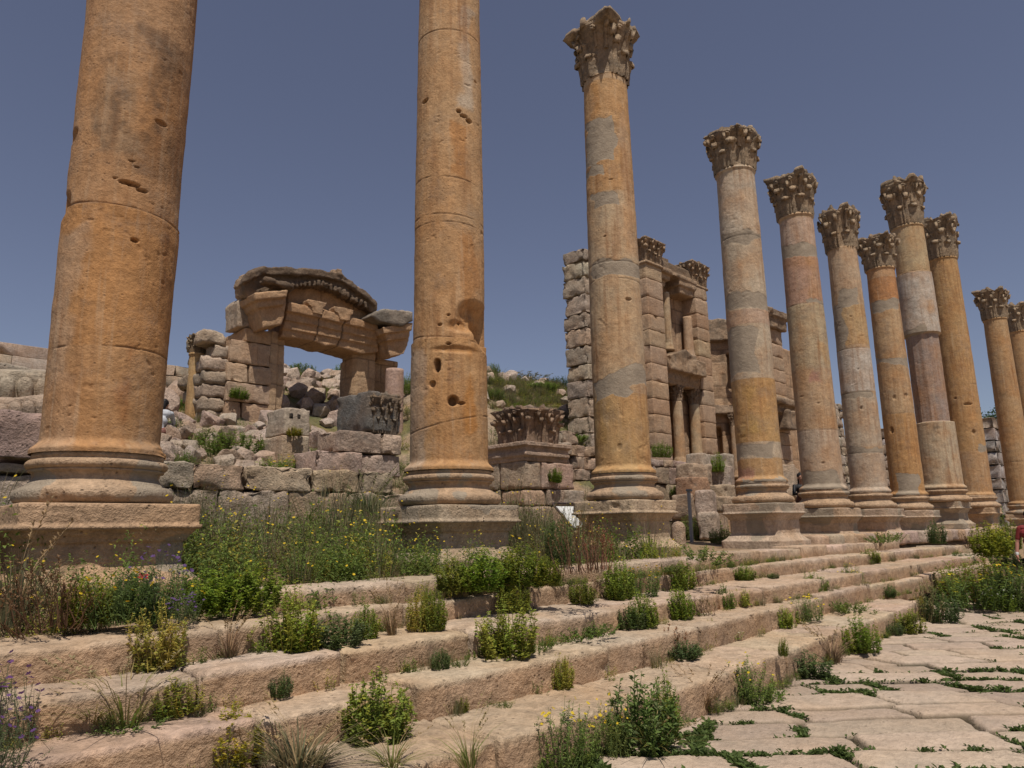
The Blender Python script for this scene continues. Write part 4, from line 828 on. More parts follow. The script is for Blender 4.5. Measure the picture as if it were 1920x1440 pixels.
# podium and recessed wing walls with arched niches
def arch(cx, z0, w, h, k=10): return [(cx + w / 2, z0), (cx + w / 2, z0 + h - w / 2)] + [(cx + w / 2 * math.cos(t), z0 + h - w / 2 + w / 2 * math.sin(t)) for t in np.linspace(.0, math.pi, k)][1:-1] + [(cx - w / 2, z0 + h - w / 2), (cx - w / 2, z0)]
raw = Buf(); rawbox(raw, (p1l - .6, NY - .05, -.6), (p2r + .3, NY + 2.0, 2.22)); eroded(raw, .07, .05, 1.6, (.40, .30, .21), joints=.6).obj('podium', M_WALL, nym)
raw = Buf(); cxw = (p1r + p2l) / 2; ring = [(p1r - .3, 2.2), (p2l + .3, 2.2), (p2l + .3, 9.9), (p1r - .3, 9.9)]
def wallwith(x0, x1, z0, z1, niches, y0, y1, raw, floor=True):
    zs = sorted(niches, key=lambda n: n[1]); z = z0
    for (cx, zn, wn_, hn) in zs:
        rawbox(raw, (x0, y0, z), (x1, y1, zn)); prism(raw, [(x0, zn), (cx - wn_ / 2, zn), (cx - wn_ / 2, zn + hn - wn_ / 2)] + [(cx - wn_ / 2 * math.cos(t), zn + hn - wn_ / 2 + wn_ / 2 * math.sin(t)) for t in np.linspace(0, math.pi, 11)][1:-1] + [(cx + wn_ / 2, zn + hn - wn_ / 2), (cx + wn_ / 2, zn), (x1, zn), (x1, zn + hn + .12), (x0, zn + hn + .12)], y0, y1); z = zn + hn + .1
    rawbox(raw, (x0, y0, z), (x1, y1, z1)); rawbox(raw, (x0, y1 - .06, z0), (x1, y1 + .5, z1))
wallwith(p1r - .2, p2l + .2, 2.2, 9.6, [(cxw - .1, 2.4, 1.15, 2.9), (cxw - .25, 6.5, 1.2, 2.6)], NY + .72, NY + 1.5, raw)
eroded(raw, .05, .03, 2, (.42, .285, .175), joints=.62).obj('wing_wall', M_FINE, nym)
# entablature between the piers: moulded, with broken corbel
raw = Buf(); rawbox(raw, (p1r - .1, NY + .35, 9.05), (p1r + .55, NY + 1.2, 9.25)); rawbox(raw, (p1r - .1, NY + .25, 9.25), (p1r + .6, NY + 1.2, 9.5)); rawbox(raw, (p1r - .1, NY + .1, 9.5), (p1r + .7, NY + 1.2, 9.72)); rawbox(raw, (p1r, NY - .05, 9.72), (p2l + .2, NY + 1.3, 9.9))
rawbox(raw, (p2l - 1.0, NY + .1, 9.15), (p2l + .1, NY + 1.2, 9.45)); rawbox(raw, (p2l - 1.1, NY - .0, 9.45), (p2l + .1, NY + 1.2, 9.75)); rawbox(raw, (p1r + .1, NY + .1, 9.88), (p2l + .1, NY + 1.2, 10.3)); rawbox(raw, (p1r + .2, NY + .3, 10.2), (p1r + 1.0, NY + 1.1, 10.55))
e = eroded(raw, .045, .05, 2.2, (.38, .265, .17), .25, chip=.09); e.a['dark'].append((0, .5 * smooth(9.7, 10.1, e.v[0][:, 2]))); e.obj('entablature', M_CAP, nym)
# aedicule: two columns per storey with a broken pediment between
def ncol(x, y, z0, z1, r0, cap=True, base=True, name='column'):
    b = Buf(); zc = z1 - (.62 if cap else 0)
    lathe(b, (x, y, 0), [(.02, z0), (r0 * 1.35, z0), (r0 * 1.38, z0 + .09), (r0 * 1.1, z0 + .16), (r0 * 1.2, z0 + .22), (r0, z0 + .28), (r0 * .9, zc), (.02, zc + .01)], nt=28, rough=.008, tint=tv((.43, .32, .21), .05), step=.07)
    o = b.obj(name, M_SHAFT, nym)
    if cap: b = Buf(); capital(b, (x, y, zc), r0 * .9, .62, int(x * 10), tint=(.38, .27, .18), rough=.025); b.obj('capital', M_CAP, o)
xa_, xb_ = XQ(1272, NY + .35, 800), XQ(1304, NY + .35, 800)
ncol(xa_, NY + .35, 2.25, 5.35, .22); ncol(xb_, NY + .35, 2.25, 5.35, .22)
raw = Buf(); rawbox(raw, (p1r + .02, NY + .1, 5.32), (p2l - .02, NY + .75, 5.5)); rawbox(raw, (p1r + .02, NY + .05, 5.5), (p2l, NY + .75, 5.78)); prism(raw, [(p1r + .05, 5.78), (p2l + .0, 5.78), (p2l + .1, 6.3), (cxw + .5, 6.55), (cxw - .1, 6.72), (p1r - .05, 6.35)], NY - .18, NY + .75)
rawbox(raw, (p2l - .75, NY - .3, 5.75), (p2l - .05, NY + .4, 6.35))
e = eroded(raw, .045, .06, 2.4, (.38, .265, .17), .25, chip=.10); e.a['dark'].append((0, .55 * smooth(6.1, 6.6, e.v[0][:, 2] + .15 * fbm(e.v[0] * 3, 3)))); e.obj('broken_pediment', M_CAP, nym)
xa2, xb2 = XQ(1253, NY + .4, 640), XQ(1291, NY + .35, 640)
ncol(xa2, NY + .4, 6.7, 9.1, .17, cap=False); ncol(xb2, NY + .35, 6.6, 8.35, .20, cap=False)
# apse
AXC, AYC, AR = 29.0, NY + .6, 3.9
def apse_part(name, r_in, r_out, z0, z1, tint, rough, niches=(), mat=None, a0=0.02, a1=math.pi - .02, crumble=0.0, dk=0.0):
    raw = Buf(); k = 26; an = np.linspace(a0, a1, k + 1)
    for i in range(k):
        am = (an[i] + an[i + 1]) / 2; zt = z1 - crumble * max(0, math.sin(i * 1.7) + math.sin(i * .63 + 1)) ; segs = [(z0, zt)]
        for (ac, aw, nz0, nz1) in niches:
            if abs(am - ac) < aw:
                top = nz1 - (1 - math.sqrt(max(0, 1 - ((am - ac) / aw) ** 2))) * .55; segs = [(z0, nz0), (top, zt)]
        for (za, zb) in segs:
            v = [(AXC + rr * math.cos(a), AYC + rr * math.sin(a), z) for z in (za, zb) for rr, a in ((r_in, an[i] - .004), (r_out, an[i] - .004), (r_out, an[i + 1] + .004), (r_in, an[i + 1] + .004))]
            raw.add(v, [[0, 1, 2, 3][::-1], [4, 5, 6, 7], [0, 1, 5, 4], [1, 2, 6, 5], [2, 3, 7, 6], [3, 0, 4, 7]])
    e = eroded(raw, .06, rough, 2, tint, .2, joints=.62 if mat is None else None, chip=.06 if mat else 0)
    if dk: e.a['dark'].append((0, dk * smooth(-.3, .5, fbm(e.v[0] * 1.5, 3))))
    e.obj(name, mat or M_FINE, nym)
NI = [(math.pi * f, .16, 2.6, 4.9) for f in (.12, .31, .5)]; NI2 = [(math.pi * f, .15, 6.2, 8.4) for f in (.21, .40)]
apse_part('apse_wall', AR, AR + .7, -.4, 5.6, (.42, .285, .18), .03, [(math.pi * f, .13, 2.6, 4.8) for f in (.10, .27, .43, .6, .77)])
apse_part('apse_upper_wall', AR, AR + .7, 5.6, 9.2, (.42, .29, .185), .03, [(math.pi * f, .14, 6.5, 8.5) for f in (.17, .34, .52, .7)])
apse_part('apse_lining', AR + .65, AR + .95, -.4, 9.2, (.40, .27, .17), .03)
apse_part('string_course', AR - .35, AR + .2, 5.35, 5.85, (.36, .26, .18), .06, mat=M_CAP, dk=.3)
apse_part('apse_cornice', AR - .3, AR + .8, 9.1, 10.2, (.36, .265, .18), .08, mat=M_CAP, crumble=.25, dk=.35)
for f in (.19, .36, .52, .68): ncol(AXC + (AR - .25) * math.cos(math.pi * f), AYC + (AR - .25) * math.sin(math.pi * f), 2.2, 5.36, .19)
raw = Buf(); rawbox(raw, (p2r - .1, NY + .6, -.4), (AXC - AR + .3, NY + 1.4, 9.2)); eroded(raw, .07, .03, 2, (.42, .285, .18), joints=.62).obj('flank_wall', M_FINE, nym)
raw = Buf(); rawbox(raw, (AXC + AR - .3, NY + .6, -.4), (31.8 + 1.8, NY + 1.5, 9.3)); rawbox(raw, (33.0, NY + 1.0, -.4), (36.2, NY + 1.8, 8.8))
eroded(raw, .07, .03, 2, (.42, .285, .18), joints=.62).obj('flank_wall', M_FINE, nym)
raw = Buf(); rawbox(raw, (31.4, NY + .2, 9.25), (33.5, NY + 1.7, 9.9)); rawbox(raw, (31.3, NY + .05, 9.8), (33.6, NY + 1.7, 10.15))
e = eroded(raw, .06, .09, 2.2, (.36, .26, .175), .25, chip=.18); e.a['dark'].append((0, .45 * smooth(-.3, .4, fbm(e.v[0] * 1.7, 3)))); e.obj('cornice', M_CAP, nym)
raw = Buf(); rawbox(raw, (31.5, NY + .15, 5.1), (33.4, NY + 1.2, 5.5)); rawbox(raw, (31.35, NY - .1, 5.45), (33.5, NY + 1.2, 5.75)); rawbox(raw, (32.0, NY - .15, 4.3), (32.8, NY + 1.0, 5.2))
e = eroded(raw, .06, .09, 2.2, (.36, .26, .175), .25, chip=.18); e.a['dark'].append((0, .45 * smooth(-.3, .4, fbm(e.v[0] * 1.7, 3)))); e.obj('bracket_course', M_CAP, nym)
ashlar('rubble_bank', 'rough wall of loose stones between the fifth and sixth columns, beyond the fountain building', 'wall', XQ(1560, 17, 800), XQ(1720, 17, 800), 17, 1, -.5, lambda x: 7.0 if x < XQ(1585, 17, 800) else 5.0, ch=.55, L=(.5, 1.2), seed=71, res=.16, rough=.07, chip=.12, pal_=[(.42, .36, .285), (.38, .30, .22), (.36, .29, .22)])

# ---- boulders: eight shapes, copied
def unit_(v): return v / np.maximum(np.linalg.norm(v, axis=-1, keepdims=True), 1e-9)
def boulder_mesh(k):
    b = Buf(); r = np.random.default_rng(100 + k); s = np.array([1.0, r.uniform(.7, .95), r.uniform(.6, .85)])
    block(b, (0, 0, 0), s, res=.05, rough=.08, rnd=.06, freq=2.4, tint=tv([(.46, .38, .29), (.44, .335, .24), (.47, .37, .28), (.43, .35, .27)][k % 4], .07, .03), chip=.10, rot=roteul(r.normal() * .1, r.normal() * .1, 0))
    v = b.v[0]
    for i in range(17):
        nn = r.normal(size=3); nn /= np.linalg.norm(nn); ex = np.maximum(0, v @ nn - r.uniform(.25, .41)); v -= nn * ex[:, None] * .93
    v += unit_(v) * (.022 * fbm(v * 6 + k * 9, 4))[:, None]; return b.mesh('boulder', M_ROCK)
BM = [boulder_mesh(k) for k in range(8)]; r = np.random.default_rng(17)
def boulders(label, group, spots, size, squash=1.0):
    for (x, y) in spots:
        o = bpy.data.objects.new('boulder', BM[r.integers(8)]); COL.objects.link(o); s = r.uniform(*size); o.scale = (s, s * r.uniform(.8, 1.1), s * squash * r.uniform(.85, 1.15)); o.rotation_euler = (r.normal() * .12, r.normal() * .12, r.uniform(0, 6.28))
        o.location = (x, y, hz(x, y) + s * .22); tag(o, label, 'boulder', group)
def slope(q0, q1, y0, y1, dq, dy, jit=.3, keep=1.0):
    out = []; y = y0
    while y < y1:
        q = q0
        while q < q1:
            if r.random() < keep: out.append(((q + r.normal() * dq * jit) * y, y + r.normal() * dy * jit))
            q += dq
        y += dy
    return out
boulders('grey weathered boulder piled on the slope below the gateway', 'boulders below the gateway', slope(.235, .50, 12.95, 19.4, .034, .52), (.36, .78))
boulders('boulder of the heap seen through the gateway opening', 'boulders behind the gateway', slope(.45, .66, 21.6, 27.5, .028, .7), (.5, 1.0), .9)
boulders('boulder of the rubble between the upright block and the gateway sill', 'boulders before the gateway', slope(.475, .625, 14.6, 21.4, .038, .75), (.5, .95))
boulders('rough boulder lying on the slope at the far left', 'boulders at the far left', slope(.0, .20, 14, 20, .06, 1.2), (.7, 1.3))
boulders('pale boulder on the grassy mound right of the second column', 'boulders on the right mound', slope(.84, 1.15, 15.5, 26, .045, 1.2, .4, .5), (.35, .8))
boulders('pale boulder on the rubble below the slender column', 'boulders left of the gateway', slope(.29, .36, 21, 36, .035, 2.2, .4, .8), (.9, 1.6))
for px, py, s in ((957, 690, .95), (1020, 698, .7), (992, 697, .55)):
    y, zz_ = on_hill(px, py + 4); p = at_y(px, py, y); o = bpy.data.objects.new('boulder', BM[(px + 3) % 8]); COL.objects.link(o); o.scale = (s, s, s); o.location = (p[0], y, zz_ + .22 * s); tag(o, {957: 'squared block alone on the skyline of the grassy mound', 1020: 'rounded stone on the mound skyline near the ashlar wall', 992: 'small stone on the mound skyline between two larger ones'}[px], 'boulder')
# ================================================================== PLANTS
def leaf_quads(p, d, up, ln, wd, r):
    # p base, d direction (unit), ln length, wd width: a slightly folded four-cornered leaf
    n = len(p); s = np.cross(d, up); s /= np.maximum(np.linalg.norm(s, axis=1, keepdims=True), 1e-6); nn = np.cross(s, d)
    a = p; t = p + d * ln[:, None] - nn * (ln * .12)[:, None]; m = p + d * (ln * .5)[:, None] + nn * (ln * .10)[:, None]
    return np.stack([a, m + s * wd[:, None] * .5, t, m - s * wd[:, None] * .5], 1).reshape(-1, 3)
def unit(v): return v / np.maximum(np.linalg.norm(v, axis=-1, keepdims=True), 1e-9)
GREEN = np.array([.18, .235, .040]); DGREEN = np.array([.105, .15, .040]); YEL = np.array([.43, .345, .07]); GREY = np.array([.13, .15, .075]); STRAW = np.array([.36, .26, .13]); BROWN = np.array([.16, .10, .06]); PURP = np.array([.12, .055, .17])
def herb(r, h=.45, w=.38, ns=34, nl=26, leaf=.030, col=GREEN, col2=None, mixc=.0, bend=.35, taper=.6, aspect=.55, spread=1.0, top_dense=False):
    """leafy stems; returns (leaf verts, leaf tints, stem paths)"""
    P, T, S = [], [], []; col2 = col if col2 is None else col2
    for i in range(ns):
        a = r.uniform(0, 2 * np.pi); rad = w * .5 * math.sqrt(r.random()); hh = h * r.uniform(.6, 1.05) * (1 - .4 * (rad / (w * .5)) ** 2)
        base = np.array([math.cos(a) * rad * .8, math.sin(a) * rad * .8, 0]); tip = np.array([math.cos(a) * rad * spread, math.sin(a) * rad * spread, hh]) + r.normal(size=3) * np.array([.03, .03, .0]) * h
        cv = r.normal(size=3) * h * .06; cv[2] = 0; t = np.sort(r.uniform(.02, 1, nl) if not top_dense else r.uniform(0, 1, nl) ** .6)
        c = base + (tip - base) * t[:, None] + cv * np.sin(np.pi * t)[:, None]
        ang = r.uniform(0, 2 * np.pi, nl); d = unit(np.stack([np.cos(ang), np.sin(ang), r.uniform(-.15, .9, nl)], 1)); ln = leaf * r.uniform(.6, 1.35, nl) * (1.15 - .6 * taper * t)
        P.append(leaf_quads(c, d, np.array([0, 0, 1.]) + r.normal(size=(nl, 3)) * .35, ln, ln * aspect, r))
        k = np.clip(mixc + .35 * r.normal(), 0, 1); cc = (col * (1 - k) + col2 * k)[None] * r.uniform(.65, 1.35, (nl, 1)) * (.85 + .3 * t)[:, None]
        T.append(np.repeat(cc, 4, 0)); S.append([base, base + (tip - base) * .5 + cv, tip])
    return np.concatenate(P), np.concatenate(T), S
def stems_ribbon(S, wd, col, r):
    # thin three-sided stalks
    V, Q, T = [], [], []; n = 0
    for s in S:
        s = np.array(s); k = len(s)
        for i, p in enumerate(s):
            f = wd * (1 - .6 * i / (k - 1)); V.append(p + np.array([[f, 0, 0], [-f * .5, f * .87, 0], [-f * .5, -f * .87, 0]]))
        for i in range(k - 1):
            for j in range(3): Q.append([n + 3 * i + j, n + 3 * i + (j + 1) % 3, n + 3 * i + 3 + (j + 1) % 3, n + 3 * i + 3 + j])
        T.append(np.tile(np.array(col) * r.uniform(.7, 1.3), (3 * k, 1))); n += 3 * k
    return np.concatenate(V), np.array(Q), np.concatenate(T)
def grassblades(r, h=.35, w=.3, n=120, wd=.006, col=GREEN, col2=STRAW, mixc=.2, droop=.5, spread=.8):
    V, T = [], []; a = r.uniform(0, 2 * np.pi, n); rad = w * .35 * np.sqrt(r.random(n)); hh = h * r.uniform(.4, 1.1, n); lean = spread * r.uniform(.1, 1, n) * hh
    d2 = np.stack([np.cos(a), np.sin(a)], 1); side = np.stack([-d2[:, 1], d2[:, 0], 0 * a], 1); segs = [0, .4, .75, 1.0]; pts = []
    for s in segs:
        f = lean * (s ** 1.8); z = hh * (s - droop * .45 * s ** 3); wq = wd * (1 - s * .9) * r.uniform(.8, 1.2, n)
        c = np.concatenate([d2 * (rad + f)[:, None], z[:, None]], 1); pts.append((c - side * wq[:, None], c + side * wq[:, None]))
    for i in range(3): V.append(np.stack([pts[i][0], pts[i][1], pts[i + 1][1], pts[i + 1][0]], 1))
    V = np.stack(V, 1).reshape(-1, 3); k = np.clip(mixc + .3 * r.normal(size=n), 0, 1)[:, None]; c = (col * (1 - k) + col2 * k) * r.uniform(.7, 1.3, (n, 1)); return V, np.repeat(c, 12, 0)
def seedheads(r, S, n, ln, col, size=.012, dens=14):
    P, T = [], []
    for s in S[:n]:
        a, b_ = np.array(s[-2]), np.array(s[-1]); t = r.uniform(.35, 1.02, dens); c = a + (b_ - a) * t[:, None]; ang = r.uniform(0, 6.28, dens); d = unit(np.stack([np.cos(ang) * .6, np.sin(ang) * .6, np.full(dens, .8)], 1)); l_ = size * r.uniform(.8, 1.6, dens)
        P.append(leaf_quads(c, d, np.tile(np.array([.3, .2, 1.]), (dens, 1)), l_, l_ * .4, r)); T.append(np.repeat(np.array(col)[None] * r.uniform(.7, 1.3, (dens, 1)), 4, 0))
    return np.concatenate(P), np.concatenate(T)
def flowers(r, pts, size, col, petals=6):
    P, T = [], []
    for p in pts:
        t = unit(np.array([r.normal() * .45 - .2, r.normal() * .45 - .35, 1.0])); u = unit(np.cross(t, [1., .2, 0])); v = np.cross(t, u); s = size * r.uniform(.75, 1.25)
        for k in range(petals):
            a = 2 * np.pi * k / petals; d = np.cos(a) * u + np.sin(a) * v; e = np.cross(t, d); P.append(np.array([p, p + d * s * .6 + e * s * .32 + t * s * .12, p + d * s + t * s * .16, p + d * s * .6 - e * s * .32 + t * s * .12])); T.append(np.tile(np.array(col) * r.uniform(.8, 1.15), (4, 1)))
    return np.concatenate(P), np.concatenate(T)
def quads(n): return np.arange(n).reshape(-1, 4)
YFL = (.66, .46, .025); WFL = (.75, .74, .68)
class Kind: pass
def kind(name, cat, seed, fol, stem=None, blooms=None, dry=None):
    k = Kind(); k.name, k.cat = name, cat; k.parts = []
    for nm, (V, Q, T), mat in [x for x in (('foliage', fol, M_LEAF), ('stem_sprays', stem, M_DRY), ('seed_sprays', dry, M_DRY), ('blossoms', blooms, M_FLOWER)) if x[1] is not None]:
        b = Buf(); b.add(V, Q, T); k.parts.append((nm, b.mesh(nm, mat, False)))
    return k
KINDS = {}
def mk_herb(key, name, cat, seed, stemcol, fl=None, nfl=0, flsize=.018, dryn=0, drycol=STRAW, stemw=.0035, **kw):
    r = np.random.default_rng(seed); V, T, S = herb(r, **kw); SV, SQ, ST = stems_ribbon(S, stemw, stemcol, r); bl = dr = None
    if nfl:
        tips = [np.array(S[i][-1]) + np.array([r.normal() * .02, r.normal() * .02, r.uniform(.01, .10) * kw.get('h', .45)]) for i in r.permutation(len(S))[:nfl]]; stalk = [[S[i % len(S)][-1], t * .5 + np.array(S[i % len(S)][-1]) * .5, t] for i, t in enumerate([])]
        FV, FT = flowers(r, tips, flsize, fl); bl = (FV, quads(len(FV)), FT)
    if dryn: DV, DT = seedheads(r, S, dryn, .1, drycol, size=.018); dr = (DV, quads(len(DV)), DT)
    KINDS.setdefault(key, []).append(kind(name, cat, seed, (V, quads(len(V)), T), (SV, SQ, ST), bl, dr))
def mk_grass(key, name, cat, seed, dry=0, **kw):
    r = np.random.default_rng(seed); V, T = grassblades(r, **kw); S = []; h = kw.get('h', .35); w_ = kw.get('w', .3)
    dr = st = None
    if dry:
        for i in range(dry):
            a = r.uniform(0, 6.28); hh = h * r.uniform(.9, 1.5); S.append([(0, 0, 0), (math.cos(a) * hh * .18, math.sin(a) * hh * .18, hh * .6), (math.cos(a) * hh * .5, math.sin(a) * hh * .5, hh)])
        st = stems_ribbon(S, .0025, STRAW, r); DV, DT = seedheads(r, S, dry, .1, STRAW * .8, size=.022, dens=18); dr = (DV, quads(len(DV)), DT)
    KINDS.setdefault(key, []).append(kind(name, cat, seed, (V, quads(len(V)), T), st, None, dr))
for i in range(5):
    mk_herb('green', 'green_herb', 'herb', 10 + i, GREEN * .8, h=.5, w=.5, ns=70, nl=44, leaf=.038, col=GREEN, col2=GREEN * np.array([1.6, 1.25, .9]), mixc=.25)
    mk_herb('yellow', 'yellowing_herb', 'herb', 20 + i, YEL * .8, h=.5, w=.42, ns=56, nl=40, leaf=.034, col=GREEN * 1.25, col2=YEL, mixc=.62, taper=.8)
    mk_herb('dark', 'dark_herb', 'herb', 30 + i, DGREEN, h=.4, w=.5, ns=56, nl=34, leaf=.040, col=DGREEN, col2=GREY, mixc=.35, aspect=.45)
    mk_herb('flower', 'flowering_weed', 'wild flower', 40 + i, DGREEN * 1.2, fl=YFL, nfl=22, flsize=.020, h=.55, w=.6, ns=58, nl=32, leaf=.042, col=DGREEN * 1.15, col2=GREEN, mixc=.35, aspect=.28)
    mk_herb('dry', 'dry_weed', 'dry weed', 50 + i, BROWN, dryn=30, drycol=STRAW * .7, h=.5, w=.35, ns=34, nl=7, leaf=.022, col=BROWN * 1.3, col2=GREY, mixc=.3, aspect=.3, stemw=.003)
    mk_herb('low', 'creeping_weed', 'weed', 60 + i, DGREEN, h=.14, w=.7, ns=50, nl=16, leaf=.034, col=DGREEN * 1.2, col2=GREEN, mixc=.3, spread=1.25)
    mk_herb('white', 'white_flowering_weed', 'wild flower', 70 + i, GREEN, fl=WFL, nfl=26, flsize=.016, h=.3, w=.55, ns=40, nl=18, leaf=.028, col=GREEN, col2=GREEN * 1.4, mixc=.4, aspect=.35)
    mk_grass('grass', 'grass_tuft', 'grass tuft', 80 + i, h=.4, w=.3, n=190, dry=7, col=GREY * .9, col2=STRAW, mixc=.2)
    mk_grass('oat', 'wild_oat', 'grass tuft', 90 + i, h=.5, w=.2, n=70, dry=8, col=GREEN * .9, col2=STRAW, mixc=.35, spread=1.1)
    mk_grass('drygrass', 'dry_grass_tuft', 'grass tuft', 95 + i, h=.42, w=.2, n=90, dry=14, col=STRAW * .8, col2=BROWN * 1.5, mixc=.5)
    mk_herb('purple', 'purple_flowering_weed', 'wild flower', 75 + i, GREY * .7, fl=PURP, nfl=40, flsize=.022, h=.6, w=.55, ns=44, nl=22, leaf=.034, col=GREY * .8, col2=DGREEN, mixc=.4, aspect=.25)
    mk_herb('shrub', 'green_shrub', 'shrub', 100 + i, BROWN, h=1.0, w=1.3, ns=120, nl=40, leaf=.055, col=DGREEN * 1.1, col2=GREEN, mixc=.3, stemw=.006)
PR = np.random.default_rng(33)
def place(key, loc, h, w_, label, cat=None, group=None, tintc=(1, 1, 1)):
    w_ *= 1.12; kd = KINDS[key][PR.integers(len(KINDS[key]))]; R0 = {'green': (.5, .5), 'yellow': (.5, .42), 'dark': (.4, .5), 'flower': (.55, .6), 'dry': (.5, .35), 'low': (.14, .7), 'white': (.3, .55), 'grass': (.4, .36), 'oat': (.6, .5), 'drygrass': (.5, .35), 'purple': (.6, .55), 'shrub': (1.0, 1.3)}[key]
    e = empty(kd.name, tuple(loc), label, cat or kd.cat, group); e.scale = (w_ / R0[1], w_ / R0[1], h / R0[0]); e.rotation_euler = (PR.normal() * .10, PR.normal() * .10, PR.uniform(0, 6.28))
    for nm, me in kd.parts: o = bpy.data.objects.new(nm, me); COL.objects.link(o); o.parent = e; o.color = (*[c * PR.uniform(.92, 1.08) for c in tintc], 1)
    return e
def plant(key, px, py, hp, wp, z, label, tintc=(1, 1, 1), group=None):
    p = at_z(px, py, z); D = float(np.linalg.norm(p)) ; ppm = FPX / (D * .97); return place(key, p, hp / ppm, wp / ppm, label, tintc=tintc, group=group)
G2, G3, G4 = Z2, Z3, Z4
